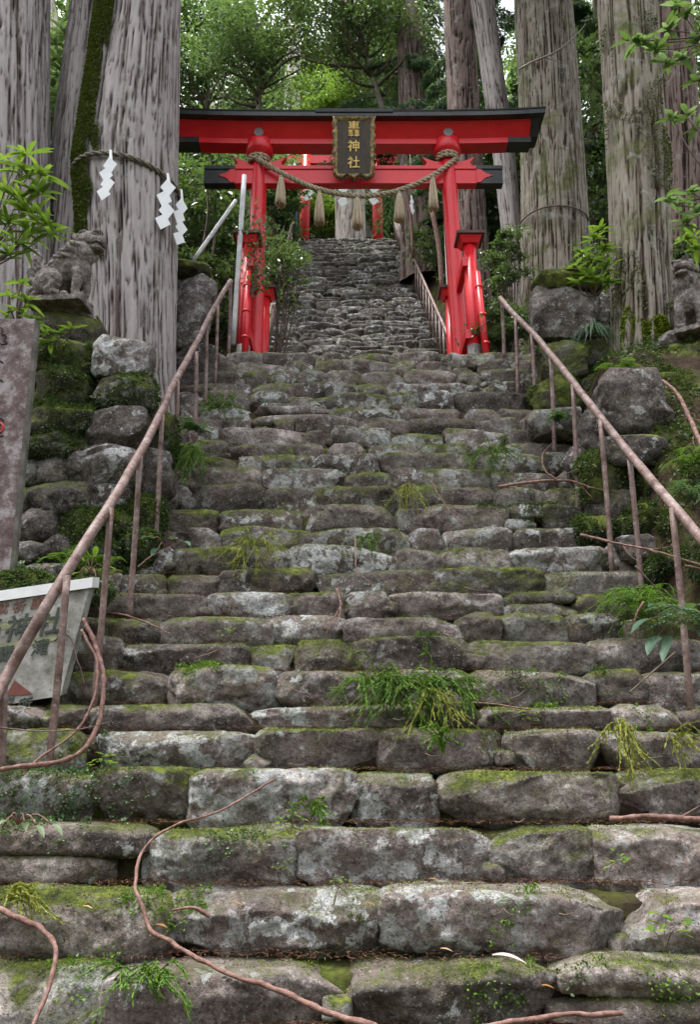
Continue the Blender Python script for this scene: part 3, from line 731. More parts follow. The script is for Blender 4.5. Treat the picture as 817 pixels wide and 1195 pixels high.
base = LAND - .02
hK0 = float(P(408, 158, 9.72)[2]); hS0 = float(P(408, 167, 9.78)[2]); hRoof = float(P(408, 140, 9.62)[2]); hTop = float(P(408, 129, 9.55)[2])
nT = float(P(408, 194, 9.84)[2]); nB = float(P(408, 214, 9.84)[2])
XL, XR = -1.28, 1.50; XLT, XRT = float(P(303, 178, TY)[0]), float(P(522, 178, TY)[0])
kxR = float(P(628, 150, 9.7)[0]); cxm = (XLT + XRT) / 2; kxL = 2 * cxm - kxR
tor = torii('torii_gate', 'large vermilion gate with black roofed double beam standing over the steps', XL, XR, XLT, XRT, TY, base, {'shb': hS0}, .114, kxL, kxR, 0, 0)

def beam(mb, x0, x1, prof_fn, nseg=24):
    """sweep a y,z polygon along x; prof_fn(x, end) -> list of (y,z)"""
    xs_ = np.linspace(x0, x1, nseg); rows = [np.array([(x, y, z) for y, z in prof_fn(x)]) for x in xs_]
    n = len(rows[0]); V = np.concatenate(rows); i = np.arange(nseg - 1)[:, None] * n; j = np.arange(n)[None, :]; k = (j + 1) % n
    q = np.stack([i + j, i + k, i + k + n, i + j + n], -1).reshape(-1, 4)
    V = np.concatenate([V, rows[0].mean(0)[None], rows[-1].mean(0)[None]]); c0 = nseg * n; jj = np.arange(n); kk = (jj + 1) % n
    tr = np.concatenate([np.stack([np.full(n, c0), kk, jj], -1), np.stack([np.full(n, c0 + 1), jj + (nseg - 1) * n, kk + (nseg - 1) * n], -1)])
    mb.add(V, q, tr)
def lift(x): return .05 * ((x - cxm) / (kxR - cxm)) ** 4
mb = MB()   # kasagi: face leans out over the shimaki
hk = hRoof
beam(mb, kxL + .10, kxR - .10, lambda x: [(9.80, hK0 + lift(x)), (9.64, hk + lift(x)), (10.16, hk + lift(x)), (10.00, hK0 + lift(x))])
kas = mb.build('top_beam', M['red'], tor, smooth=False)
mb = MB()
for s in (-1, 1):
    a_, b_ = (kxR - .10, kxR + .02) if s > 0 else (kxL - .02, kxL + .10)
    mb = MB(); beam(mb, a_, b_, lambda x: [(9.79, hK0 + .05 - .01), (9.62, hk + .055), (10.18, hk + .055), (10.01, hK0 + .04)], 3)
    mb.build('beam_end', M['black'], tor, smooth=False)
mb = MB()   # lower lintel
sx1 = float(P(593, 165, 9.8)[0]); sx0 = 2 * cxm - sx1
beam(mb, sx0, sx1, lambda x: [(9.79, hS0 + lift(x)), (9.79, hK0 + .002 + lift(x)), (10.01, hK0 + .002 + lift(x)), (10.01, hS0 + lift(x))])
mb.build('lintel', M['red'], tor, smooth=False)
mb = MB(); ex = float(P(620, 165, 9.8)[0])
beam(mb, sx1 + .001, ex, lambda x: [(9.788, hS0 + .03), (9.788, hK0 + .035), (10.012, hK0 + .035), (10.012, hS0 + .03)], 3)
mb.build('lintel_end', M['black'], tor, smooth=False); mb = MB()
beam(mb, 2 * cxm - ex, sx0 - .001, lambda x: [(9.788, hS0 + .03), (9.788, hK0 + .035), (10.012, hK0 + .035), (10.012, hS0 + .03)], 3)
mb.build('lintel_end', M['black'], tor, smooth=False)
mb = MB()   # roof: two sheets and a raised middle length
beam(mb, kxL - .12, kxR + .08, lambda x: [(9.54, hk + .004 + lift(x)), (9.53, hk + .075 + lift(x)), (9.9, hk + .19 + lift(x)), (10.27, hk + .075 + lift(x)), (10.26, hk + .004 + lift(x))])
mb.build('roof', M['roofmetal'], tor, smooth=False)
mb = MB(); beam(mb, float(P(368, 135, 9.5)[0]), float(P(459, 135, 9.5)[0]), lambda x: [(9.515, hk + .05), (9.505, hk + .098), (9.9, hk + .215), (10.29, hk + .098), (10.28, hk + .05)], 3)
beam(mb, kxL - .13, kxR + .09, lambda x: [(9.52, hk + .07 + lift(x)), (9.515, hk + .085 + lift(x)), (9.9, hk + .20 + lift(x)), (10.285, hk + .085 + lift(x)), (10.28, hk + .07 + lift(x))])
mb.build('roof_edge', M['black'], tor, smooth=False)
# tie beam (nuki) with black ends and red flame tips
nxR = float(P(587, 205, 9.84)[0]); nbR = float(P(556, 205, 9.84)[0]); nxL = float(P(238, 205, 9.84)[0]); nbL = float(P(274, 205, 9.84)[0])
mb = MB(); box(mb, ((nbL + nbR) / 2, TY, (nT + nB) / 2 - .02), (nbR - nbL, .13, nT - nB - .04)); box(mb, ((nbL + nbR) / 2, TY, nT - .03), (nbR - nbL, .165, .055))
nuki = mb.build('tie_beam', M['red'], tor, smooth=False)
for a_, b_ in ((nbR + .001, nxR), (nxL, nbL - .001)):
    mb = MB(); box(mb, ((a_ + b_) / 2, TY, (nT + nB) / 2 - .02), (b_ - a_, .13, nT - nB - .04)); box(mb, ((a_ + b_) / 2, TY, nT - .03), (b_ - a_, .165, .055))
    e = mb.build('tie_beam_end', M['black'], tor, smooth=False)
    # red flame shaped tip laid on the black end
    hh = (nT - nB - .06) / 2; zc = (nT + nB) / 2 - .02; s = 1 if b_ > nbR else -1; xs0 = a_ if s > 0 else b_
    out = [(0, -hh), (.05, -hh), (.09, -hh * .72), (.10, -hh * .50), (.13, -hh * .42), (.14, -hh * .22), (.17, -hh * .28), (.19, -hh * .12), (.24, 0)]
    pl = [(xs0 + s * x, zc + z) for x, z in out] + [(xs0 + s * x, zc - z) for x, z in out[-2::-1]]
    if s < 0: pl = pl[::-1]
    mb = MB(); prism(mb, pl, TY - .065 - .012, TY - .065 - .001); mb.build('flame_tip', M['red'], e, smooth=False)
# wedges (kusabi), winged
for xp in (XLT, XRT):
    for s in (-1, 1):
        hn = nT + .002
        xw = xp + (XR - XRT) * .08
        pl = [(0.06, 0), (.30, 0), (.33, .03), (.31, .07), (.38, .17), (.28, .12), (.18, .085), (.06, .10)]
        pl = [(xw + s * x, hn + z) for x, z in pl]
        if s < 0: pl = pl[::-1]
        mb = MB(); prism(mb, pl, TY - .05, TY + .05); mb.build('wedge', M['red'], tor, smooth=False)
    mb = MB(); a = np.linspace(0, 2 * math.pi, 20, endpoint=False)
    prism(mb, [(xp + .068 * math.cos(q_), hK0 + .045 + .068 * math.sin(q_)) for q_ in a], 9.70, 9.80); mb.build('boss', M['greymetal'], tor, smooth=False)
# the four support columns with roofed caps, ties to the pillar
capH = float(P(549, 277, 9.25)[2])
for X0 in (XL, XR):
    for yy, dx in ((9.25, .06 if X0 > 0 else -.06), (10.55, -.03 if X0 > 0 else .03)):
        mb = MB(); tube(mb, [(X0 + dx, yy, base - .05), (X0 + dx, yy, capH - .1)], .083, 24); sc_ = mb.build('support_column', M['red'], tor)
        mb = MB(); tube(mb, [(X0 + dx, yy, base - .05), (X0 + dx, yy, base + .42)], .0865, 24); mb.build('sleeve', M['greymetal'], sc_)
        mb = MB(); c_ = (X0 + dx, yy)
        for z0, z1, w0, w1 in ((capH - .14, capH - .05, .10, .145),):
            V = [(c_[0] + sx * w, c_[1] + sy * w, z) for z, w in ((z0, w0), (z1, w1)) for sx, sy in ((-1, -1), (1, -1), (1, 1), (-1, 1))]
            mb.add(V, [[0, 1, 5, 4], [1, 2, 6, 5], [2, 3, 7, 6], [3, 0, 4, 7], [3, 2, 1, 0], [4, 5, 6, 7]])
        mb.build('capital', M['red'], sc_, smooth=False)
        mb = MB(); V = [(c_[0] + sx * w, c_[1] + sy * w, z) for z, w in ((capH - .047, .175), (capH - .01, .18), (capH + .04, .03)) for sx, sy in ((-1, -1), (1, -1), (1, 1), (-1, 1))]
        mb.add(V, [[0, 1, 5, 4], [1, 2, 6, 5], [2, 3, 7, 6], [3, 0, 4, 7], [4, 5, 9, 8], [5, 6, 10, 9], [6, 7, 11, 10], [7, 4, 8, 11], [3, 2, 1, 0], [8, 9, 10, 11]])
        mb.build('cap_roof', M['cap'], sc_, smooth=False)
    xm = X0 + (XRT - XR) * .2 if X0 > 0 else X0
    for zz in (capH - .42, base + .55):
        mb = MB(); box(mb, (xm, 9.9, zz), (.075, 1.5, .13)); mb.build('brace', M['red'], tor, smooth=False)
# name plaque, leaning forward from the beams
pc = P(413, 174, 9.5); pw = px2m(50, pc); ptop = float(P(413, 136, 9.42)[2]); pbot = float(P(413, 212, 9.66)[2])
ph = ptop - pbot; tilt = math.atan2(.20, ph)
Rt = np.array(Matrix.Rotation(tilt, 3, 'X'))   # leans out at the top
def plq(v): return (np.asarray(v, float) @ Rt.T) + np.array([pc[0], 9.52, (ptop + pbot) / 2])
def plate(mb, pts2, y0, y1):
    m_ = MB(); prism(m_, pts2, y0, y1); mb.add(plq(m_.V[0]), m_.Q[0], m_.T[0])
mb = MB(); n_ = 96; o2, i2 = [], []
for k in range(n_):
    a = 2 * math.pi * k / n_; c_, s_ = math.cos(a), math.sin(a); m_ = max(abs(c_), abs(s_)); x, z = c_ / m_, s_ / m_
    w = 1 + .045 * math.sin(9 * (x + z) * 2.2) ; w2 = .06 * (z < -.9) * math.cos(3 * math.pi * x)
    o2.append((x * pw / 2 * w * (1 - .05 * (z < 0) * abs(z)), z * ph / 2 * (1 + w2) )); i2.append((x * pw / 2 * .74, z * ph / 2 * .84))
V = [(x, -.02, z) for x, z in i2] + [(x * .93, -.075, z * .95) for x, z in o2] + [(x, -.03, z) for x, z in o2] + [(x * .97, .03, z * .98) for x, z in o2]
Q = []
for a_ in range(3):
    for k in range(n_): Q.append([a_ * n_ + k, (a_ + 1) * n_ + k, (a_ + 1) * n_ + (k + 1) % n_, a_ * n_ + (k + 1) % n_])
mb.add(plq(V), Q); plf = mb.build('name_plaque', M['gilt_old'], tor)
mb = MB(); plate(mb, [(-pw * .40, -ph * .44), (pw * .40, -ph * .44), (pw * .40, ph * .44), (-pw * .40, ph * .44)], -.028, .025); mb.build('board', M['plaque'], plf, smooth=False)
mb = MB()
for sx in (-.24, .24):
    for s in (-1, 1):
        p_ = plq([(sx * pw + s * .01, -.04, -ph * .47), (sx * pw + s * .03, -.05, -ph * .52), (sx * pw + s * .05, -.05, -ph * .56)]); tube(mb, p_, .009, 8)
mb.build('bracket', M['black'], plf)

def text_mesh(body, size, ext, M3, loc, mat, parent, name='lettering', sx=1.0, shear=0.0):
    cu = bpy.data.curves.new('lettering', 'FONT'); cu.body = body; cu.size = size; cu.extrude = ext; cu.align_x = 'CENTER'; cu.align_y = 'CENTER'; cu.offset = size * .012; cu.shear = shear
    ob = bpy.data.objects.new('tmp', cu); COL.objects.link(ob)
    dg = bpy.context.evaluated_depsgraph_get(); me = bpy.data.meshes.new_from_object(ob.evaluated_get(dg)); bpy.data.objects.remove(ob)
    n = len(me.vertices); v = np.zeros(n * 3); me.vertices.foreach_get('co', v); v = v.reshape(-1, 3); v[:, 0] *= sx
    if n:
        w = v @ np.array(M3).T + np.array(loc) - np.array(world_loc(parent)); me.vertices.foreach_set('co', w.astype(np.float32).ravel())
    me.materials.clear(); me.materials.append(mat); me.update()
    o = bpy.data.objects.new(name, me); COL.objects.link(o); o.parent = parent; return o
XZ = np.array([[1, 0, 0], [0, 0, -1], [0, 1, 0]])     # text x,y -> world x,z facing -y
for ch, fz, sz, sxx in (('車', .335, .135, 1.3), ('車', .21, .118, .66), ('車', .21, .118, .66), ('神', 0.0, .175, 1.0), ('社', -.265, .175, 1.0)):
    dx = 0.0
    if ch == '車' and sz < .12: dx = -.042 if not globals().get('_k1') else .042; _k1 = True
    text_mesh(ch, sz, .006, Rt @ XZ, plq([(dx, -.034, fz * ph)])[0], M['gold'], plf, sx=sxx)

# ------------------------------------------------------------------ ropes
def rope(mb, path, r, n=240, twist=22.0, strands=3, sides=7, tone=.5):
    p = smooth_path(path, n); t, N, B = frames(p); L = np.concatenate([[0], np.cumsum(np.linalg.norm(np.diff(p, axis=0), axis=1))])
    for s in range(strands):
        a = L * twist + s * 2 * math.pi / strands
        q = p + (N * np.cos(a)[:, None] + B * np.sin(a)[:, None]) * r * .52
        tube(mb, q, r * .56, sides, tone=tone)
RY = 9.74
rp_ = [(297, 184), (310, 191), (335, 205), (370, 220), (413, 228.5), (450, 226), (480, 217), (508, 203), (532, 185)]
pts = [P(a, b, RY) for a, b in rp_]; pts[0] = P(297, 184, 9.80); pts[-1] = P(533, 185, 9.80)
shim = thing('sacred_rope', pts[4], 'thick twisted straw rope with tassels slung between the pillars of the front gate', 'rope')
mb = MB(); rope(mb, pts, .036, 300, 30)
for xp, hh in ((P(302, 184, TY), 0), (P(522, 181, TY), 0)):
    for k in range(2):
        a = np.linspace(0, 2 * math.pi, 40); z = xp[2] - .09 + .055 * k + .02 * np.sin(a)
        rope(mb, np.stack([xp[0] + .142 * np.cos(a), TY + .142 * np.sin(a), z], -1), .028, 120, 30)
mb.build('twisted_rope', M['rope'], shim)
for tx, t0, t1 in ((328, 205, 240), (373, 223, 261), (417, 229, 266), (466, 224, 258), (505, 206, 245)):
    a_ = P(tx, t0, RY); b_ = P(tx, t1, RY); L = a_[2] - b_[2]; mb = MB(); r = np.random.default_rng(tx)
    for k in range(110):
        an = r.uniform(0, 2 * math.pi); rr = math.sqrt(r.random())
        q0 = np.array([a_[0] + .022 * rr * math.cos(an), RY + .022 * rr * math.sin(an), a_[2] - .01])
        w = .078 * rr; q1 = np.array([a_[0] + w * .75 * math.cos(an), RY + w * .75 * math.sin(an), a_[2] - L * .45]); e_ = r.uniform(.93, 1.03)
        q2 = np.array([a_[0] + w * math.cos(an + .1), RY + w * math.sin(an + .1), a_[2] - L * e_])
        tube(mb, smooth_path([q0, q1, q2], 6), .0062, 4, tone=r.random())
    ts = mb.build('tassel', M['straw'], shim)
    mb = MB(); rope(mb, [(a_[0] + .024 * math.cos(q_), RY + .024 * math.sin(q_), a_[2] - .03) for q_ in np.linspace(0, 2 * math.pi, 12)], .010, 40, 60); mb.build('binding', M['rope'], ts)

def shide(parent, top, w, L, seed, yaw=0.0, tail=.12, n=4, name='paper_streamer'):
    """zigzag folded paper: alternating slanted panels hung from a strip"""
    mb = MB(); r = np.random.default_rng(seed); x = 0.0; z = -tail; y = 0.0; ph_ = (L - tail) / n
    def pan(c, th=.0025):
        c = np.array(c, float); ca, sa = math.cos(yaw), math.sin(yaw); R = np.array([[ca, -sa, 0], [sa, ca, 0], [0, 0, 1]])
        f = c @ R.T + np.array(top); nrm = np.cross(f[1] - f[0], f[3] - f[0]); nrm /= np.linalg.norm(nrm)
        V = np.concatenate([f - nrm * th, f + nrm * th]); mb.add(V, [[0, 1, 2, 3], [7, 6, 5, 4], [0, 4, 5, 1], [1, 5, 6, 2], [2, 6, 7, 3], [3, 7, 4, 0]])
    pan([(-.010, 0, 0), (.014, 0, 0), (w * .34, -.004, -tail * 1.35), (w * .02, -.004, -tail * .9)])
    h = (L - tail) / n
    for k in range(n):
        s = 1 if k % 2 == 0 else -1; c_ = s * w * .10; z0 = -tail * .8 - h * k - h * .5; yy = -.012 * k - .006; g = r.uniform(.9, 1.08)
        pan([(c_ - w * .52, yy, z0 - s * h * .12), (c_ + s * w * .10, yy + .012, z0 - h * .68 * g), (c_ + w * .52, yy, z0 + s * h * .12), (c_ - s * w * .10, yy - .010, z0 + h * .68 * g)])
    return mb.build(name, M['paper'], parent, smooth=False)

def trunk_rope(label, prof, Y, py_front, r, tilt_x, name='sacred_rope', mat='rope_dark', sag=.0, cat='rope', extra=.03):
    H, cx, R = prof; h = float(P(0, py_front, Y - .5)[2]); R0 = float(np.interp(h, H, R)) + extra; c0 = float(np.interp(h, H, cx))
    a = np.linspace(0, 2 * math.pi, 90)
    z = h + tilt_x * np.cos(a) + sag * np.sin(a)
    pth = np.stack([c0 + R0 * np.cos(a) * 1.03, Y + R0 * np.sin(a) * 1.03, z], -1)
    t_ = thing(name, (c0, Y, h), label, cat); mb = MB(); rope(mb, pth, r, 420, .55 / r, sides=6); mb.build('twisted_rope', M[mat], t_)
    return t_, (c0, h, R0)
rt, (rc, rh, rr_) = trunk_rope('twisted rope with white paper streamers tied round the huge left cedar', profB, 7.6, 183, .026, -.075, sag=.02)
for an, L, w, yw, ln in ((-90, .64, .15, .05, .16), (-33, .72, .17, .35, .13), (-8, .74, .16, .8, .18)):
    a = math.radians(an); top = (rc + (rr_ + .05) * math.cos(a) * 1.03, 7.6 + (rr_ + .05) * math.sin(a) * 1.03, rh - .075 * math.cos(a) + .02 * math.sin(a))
    shide(rt, top, w * .9, L, int(an + 200), yw, ln, 4)
trunk_rope('thin grey cord tied round the stout cedar behind the squat boulder pillar', profC, 11.6, 243, .014, -.03, name='tied_cord', cat='cord')

# ------------------------------------------------------------------ handrails
def foot_y(py):
    ys_ = YS; return float(np.interp(-py, [-y for y in ys_], [zn(i - 4) for i in range(len(ys_))]))
def handrail(label, posts, railpx, r_rail=.030, r_post=.0195):
    p0 = P(posts[0][0], posts[0][1], foot_y(posts[0][1]))
    t_ = thing('handrail', p0, label, 'handrail')
    tops = []
    for (fx, fy, tx, ty) in posts:
        Y = foot_y(fy) + .06; a = P(fx, fy, Y); b = P(tx, ty, Y); a[2] -= .12
        mb = MB(); tube(mb, smooth_path([a, a * .5 + b * .5 + np.array([.004, 0, 0]), b], 8), r_post, 12); mb.build('post', M['rail'], t_)
        tops.append((ty, Y))
    tops.sort()
    mb = MB(); path = []
    for (x, y) in railpx:
        Y = np.interp(y, [q_[0] for q_ in tops], [q_[1] for q_ in tops])
        if y > tops[-1][0]: Y = tops[-1][1] - (y - tops[-1][0]) * .0062
        path.append(P(x, y, Y))
    pth = smooth_path(path, 80); pth = pth + fbm(pth * 2.0, 2, 4)[:, None] * .006
    tube(mb, pth, r_rail, 16); mb.build('rail', M['rail'], t_); return t_
handrail('rusty pinkish pipe handrail climbing the left side of the lower steps',
         [(2, 905, 4, 800), (57, 889, 78, 672), (110, 815, 129, 593), (151, 713, 163, 533), (181, 637, 189, 484), (204, 572, 207, 444), (228, 509, 229, 411), (240, 463, 241, 380), (251, 441, 254, 356), (267, 409, 269, 332)],
         [(-60, 915), (0, 803), (50, 714), (100, 632), (130, 585), (156, 541), (180, 497), (200, 452), (215, 425), (233, 392), (245, 368), (258, 345), (269, 328)])
handrail('rusty pipe handrail descending the right side of the lower steps',
         [(588, 411, 586, 352), (604, 453, 602, 371), (625, 485, 621, 390), (647, 527, 643, 415), (674, 591, 669, 449), (714, 659, 701, 490), (749, 688, 735, 532), (805, 815, 785, 593)],
         [(584, 348), (601, 368), (620, 387), (642, 412), (669, 446), (700, 486), (734, 528), (785, 588), (817, 627), (860, 680)])
for s, lab in ((-1, 'thin pale handrail up the left side of the upper stairs'), (1, 'thin pale handrail up the right side of the upper stairs')):
    t_ = thing('handrail', (f2cx(11) + s * 1.56, 10.6, LAND), lab, 'handrail', 'handrails of the upper stairs'); path = []
    for k in range(0, F2N + 1, 2):
        y = F2Y0 + k * F2T; h = LAND + (k + 1) * F2R; X = f2cx(y) + s * 1.54; hh = .82
        mb = MB(); tube(mb, [(X, y + .1, h - .15), (X, y + .1, h + hh)], .019, 8); mb.build('post', M['rail'], t_)
        path.append((X, y + .1, h + hh))
    if s < 0: path += [(path[-1][0] + .1, path[-1][1] + .7, path[-1][2] + .25)]
    else: path += [(path[-1][0], path[-1][1] + .5, path[-1][2] + .1)]
    mb = MB(); tube(mb, smooth_path(path, 80), .026, 10); mb.build('rail', M['rail'], t_)

# ------------------------------------------------------------------ lion dog statues (one carved stone mesh each)
def blob(mb, c, rad, rot=None, n=2):
    u = np.linspace(0, math.pi, 13); w = np.linspace(0, 2 * math.pi, 16, endpoint=False)
    U, Wv = np.meshgrid(u, w, indexing='ij')
    v = np.stack([np.sin(U) * np.cos(Wv), np.sin(U) * np.sin(Wv), np.cos(U)], -1).reshape(-1, 3) * np.array(rad)
    if rot is not None: v = v @ np.array(rot.to_3x3() if hasattr(rot, 'to_3x3') else rot).T
    i = np.arange(12)[:, None] * 16; j = np.arange(16)[None, :]; k = (j + 1) % 16
    q = np.stack([i + j, i + j + 16, i + k + 16, i + k], -1).reshape(-1, 4); mb.add(v + np.array(c), q)
def RY_(deg): return np.array(Matrix.Rotation(math.radians(deg), 3, 'Y'))
def RZ_(deg): return np.array(Matrix.Rotation(math.radians(deg), 3, 'Z'))
def limb(mb, pts, rad): tube(mb, smooth_path(pts, 12), np.interp(np.linspace(0, 1, 12), np.linspace(0, 1, len(rad)), rad), 14)
def lion(name, label, loc, S, yaw, seed, turn=0):
    """seated lion dog facing +x in local space, about 1 unit long; z up"""
    mb = MB()
    blob(mb, (-.20, 0, .32), (.25, .20, .22), RY_(-20))                       # rump
    limb(mb, [(-.22, 0, .36), (0, 0, .48), (.17, 0, .60)], [.20, .19, .16])    # back to chest
    blob(mb, (.16, 0, .48), (.17, .16, .22))                                   # chest
    limb(mb, [(.10, 0, .60), (.20, 0, .74), (.24, 0, .84)], [.18, .17, .14])   # neck
    for s in (-1, 1):
        limb(mb, [(.18, s * .11, .50), (.22, s * .13, .30), (.20, s * .13, .12), (.22, s * .13, .04)], [.10, .075, .058, .065])   # foreleg
        for t3 in (-.035, 0, .035): blob(mb, (.29, s * .13 + t3, .035), (.06, .022, .038))
        blob(mb, (.24, s * .13, .045), (.075, .065, .045))
        blob(mb, (-.16, s * .17, .25), (.20, .09, .19), RY_(25))                # thigh
        limb(mb, [(-.05, s * .19, .20), (-.14, s * .20, .08), (.02, s * .19, .045)], [.07, .06, .05])
        for t3 in (-.03, 0, .03): blob(mb, (.09, s * .19 + t3, .035), (.055, .02, .033))
    # head turned by `turn`
    T = RZ_(turn); hc = np.array([.27, 0, .90])
    def hb(c, rad, rot=None): blob(mb, hc + T @ np.array(c), rad, T @ (rot if rot is not None else np.eye(3)))
    hb((0, 0, .02), (.17, .155, .15)); hb((.12, 0, .00), (.12, .12, .075)); hb((.11, 0, -.10), (.115, .105, .045), RY_(8))
    hb((.20, 0, .045), (.045, .065, .035))
    for s in (-1, 1):
        hb((.10, s * .075, .085), (.05, .045, .04)); hb((.125, s * .075, .105), (.06, .055, .022), RY_(-15))
        hb((-.10, s * .15, .02), (.10, .025, .055), RY_(35)); hb((.16, s * .075, -.045), (.05, .035, .03))
        hb((-.05, s * .09, .13), (.07, .05, .035))
    hb((-.06, 0, .13), (.12, .09, .05))
    # mane: whorls in rows down the neck and chest
    r = np.random.default_rng(seed)
    for ring, (zz, xx, rad) in enumerate(((.80, .12, .17), (.70, .06, .19), (.60, -.02, .19), (.52, -.08, .17))):
        for k in range(9):
            a = math.radians(60 + k * 30); blob(mb, (xx + rad * math.cos(a) * .8, rad * math.sin(a), zz + r.normal() * .01), (.055, .045, .05))
    for k in range(5): blob(mb, (.30 + .01 * k, (k - 2) * .045, .72 - abs(k - 2) * .0), (.035, .03, .06))
    # tail: flame with curls
    for dx, dz, rx, rz_, rot in ((-.42, .62, .085, .24, -14), (-.36, .50, .09, .20, -8), (-.48, .46, .07, .17, -18)): blob(mb, (dx, 0, dz), (rx, .07, rz_), RY_(rot))
    for dx, dz in ((-.47, .34), (-.46, .20), (-.40, .12)): blob(mb, (dx, 0, dz), (.085, .085, .085))
    for s in (-1, 1):
        for dz in (.5, .58, .66): limb(mb, [(-.34, s * .05, dz - .1), (-.42, s * .07, dz), (-.47, s * .05, dz + .1)], [.012, .018, .006])
    box(mb, (-.06, 0, -.03), (.78, .46, .08))
    V = np.concatenate(mb.V); Q = np.concatenate(mb.Q); T3 = np.concatenate(mb.T) if mb.T else np.zeros((0, 3), int)
    me = bpy.data.meshes.new('tmp'); me.from_pydata(V.tolist(), [], Q.tolist() + T3.tolist()); ob = bpy.data.objects.new('tmp', me); COL.objects.link(ob)
    m = ob.modifiers.new('r', 'REMESH'); m.mode = 'VOXEL'; m.voxel_size = .0095
    sm = ob.modifiers.new('s', 'SMOOTH'); sm.factor = .5; sm.iterations = 3
    dg = bpy.context.evaluated_depsgraph_get(); m2 = bpy.data.meshes.new_from_object(ob.evaluated_get(dg)); bpy.data.objects.remove(ob)
    n = len(m2.vertices); v = np.zeros(n * 3); m2.vertices.foreach_get('co', v); v = v.reshape(-1, 3); nn = np.zeros(n * 3); m2.vertices.foreach_get('normal', nn); nn = nn.reshape(-1, 3)
    # carved locks and weathering
    curl = np.sin(v[:, 0] * 60 + fbm(v * 7, 2, seed) * 9) * .006 * ((v[:, 2] > .45) & (v[:, 0] < .22)) + np.abs(fbm(v * 16, 3, seed + 2)) * -.012 + fbm(v * 40, 2, seed + 4) * .003
    slit = np.where((v[:, 2] > .82) & (v[:, 2] < .845) & (v[:, 0] > .3), -.012, 0)
    v = v + nn * (curl + slit)[:, None]
    v = (v * S) @ RZ_(yaw).T
    m2.vertices.foreach_set('co', v.astype(np.float32).ravel())
    at = m2.attributes.new('tone', 'FLOAT', 'POINT'); at.data.foreach_set('value', np.full(n, .85, np.float32))
    m2.polygons.foreach_set('use_smooth', np.ones(len(m2.polygons), bool)); m2.materials.clear(); m2.materials.append(M['statue']); m2.update()
    o = bpy.data.objects.new(name, m2); COL.objects.link(o); o.location = tuple(loc); return tag(o, label, 'statue', 'pair of lion dog statues')
lp = P(71, 357, 6.35); lion('lion_dog_statue', 'weathered stone lion dog seated in profile on the mossy wall at left', (lp[0] + .02, lp[1], lp[2] + .02), px2m(88, lp), -5, 3, -10)
lp = P(812, 390, 7.0); lion('lion_dog_statue', 'dark stone lion dog seen from the front at the right edge beside a cedar', (lp[0] + .02, lp[1] + .05, lp[2] + .02), px2m(82, lp), -122, 4, -12)

# ------------------------------------------------------------------ left inscribed post and white sign
Yp = 4.98
a = P(33.5, 372, Yp); b = P(14, 665, Yp); xl = P(-26, 372, Yp)[0]
pst = thing('inscribed_post', ((a[0] + xl) / 2, Yp, b[2]), 'tall square purplish post with carved brush characters at the left edge', 'post')
ax = np.array([a[0] - b[0], 0, a[2] - b[2]]); 
def post_pt(u, v, dy=0): # u across from right edge (metres, left negative), v 0..1 up
    return np.array([b[0] + ax[0] * v * .35 + u, Yp + dy, b[2] + (a[2] - b[2]) * v])
w_ = a[0] - xl; dpt = .075
mb = MB(); V = []
for v in (-.42, 1.0):
    for (u, dy) in ((-w_, 0), (-.018, 0), (-.018, dpt), (-w_, dpt)): V.append(post_pt(u, v, dy))
mb.add(V, [[0, 1, 5, 4], [1, 2, 6, 5], [2, 3, 7, 6], [3, 0, 4, 7], [4, 5, 6, 7]]); mb.build('front_face', M['postpaint'], pst, smooth=False)
mb = MB(); V = []
for v in (-.42, .995):
    for (u, dy) in ((-.0175, .001), (-.0, .02), (-.0, dpt - .01), (-.0175, dpt)): V.append(post_pt(u, v, dy))
mb.add(V, [[0, 1, 5, 4], [1, 2, 6, 5], [2, 3, 7, 6], [3, 0, 4, 7], [4, 5, 6, 7]]); mb.build('bevelled_side', M['postside'], pst, smooth=False)
def stroke(px_pts, r, mat, parent, Y, name='carved_stroke'):
    mb = MB(); p_ = smooth_path([P(x, y, Y) for x, y in px_pts], 16); s_ = np.linspace(0, 1, 16); tube(mb, p_, r * (.5 + np.sin(s_ * math.pi) * .6), 8); mb.build(name, M[mat], parent)
stroke([(-2, 381), (3, 384), (1, 390), (7, 391), (4, 397), (8, 400), (2, 402), (-3, 399)], .006, 'carve', pst, Yp - .001)
for pts_ in ([(-4, 419), (1, 422), (4, 424)], [(-4, 440), (1, 444), (3, 446)], [(-3, 488), (2, 489), (4, 492)], [(-3, 508), (1, 509), (4, 508)]): stroke(pts_, .006, 'carve', pst, Yp - .001)
stroke([(-4, 501), (-1, 494), (3, 497), (2, 503), (-3, 505)], .008, 'carvered', pst, Yp - .001)

# leaning white sign slab
Ys = 4.75
c0, c1, c2, c3 = P(-70, 712, Ys), P(104, 686, Ys), P(70, 812, Ys - .05), P(-70, 835, Ys - .05)
sg = thing('stone_sign', (float((c2[0] + c3[0]) / 2), Ys, float(c2[2])), 'leaning white stone sign with dark characters behind the left handrail', 'sign')
th = np.array([0, .10, .02]); mb = MB()
V = [c3, c2, c1, c0, c3 + th, c2 + th, c1 + th, c0 + th]
mb.add(V, [[0, 1, 2, 3], [5, 4, 7, 6], [1, 5, 6, 2], [0, 4, 5, 1], [3, 7, 4, 0]]); mb.build('slab', M['sign'], sg, smooth=False)
up = (c1 - c2); up = up / np.linalg.norm(up); mb = MB(); lf = np.array([0, 0, .062]); f_ = np.array([.0, -.014, 0])
V = [c0 + f_, c1 + f_ + np.array([.02, 0, 0]), c1 + th * 1.1 + np.array([.02, 0, 0]), c0 + th * 1.1]; V = V + [q_ + lf for q_ in V]
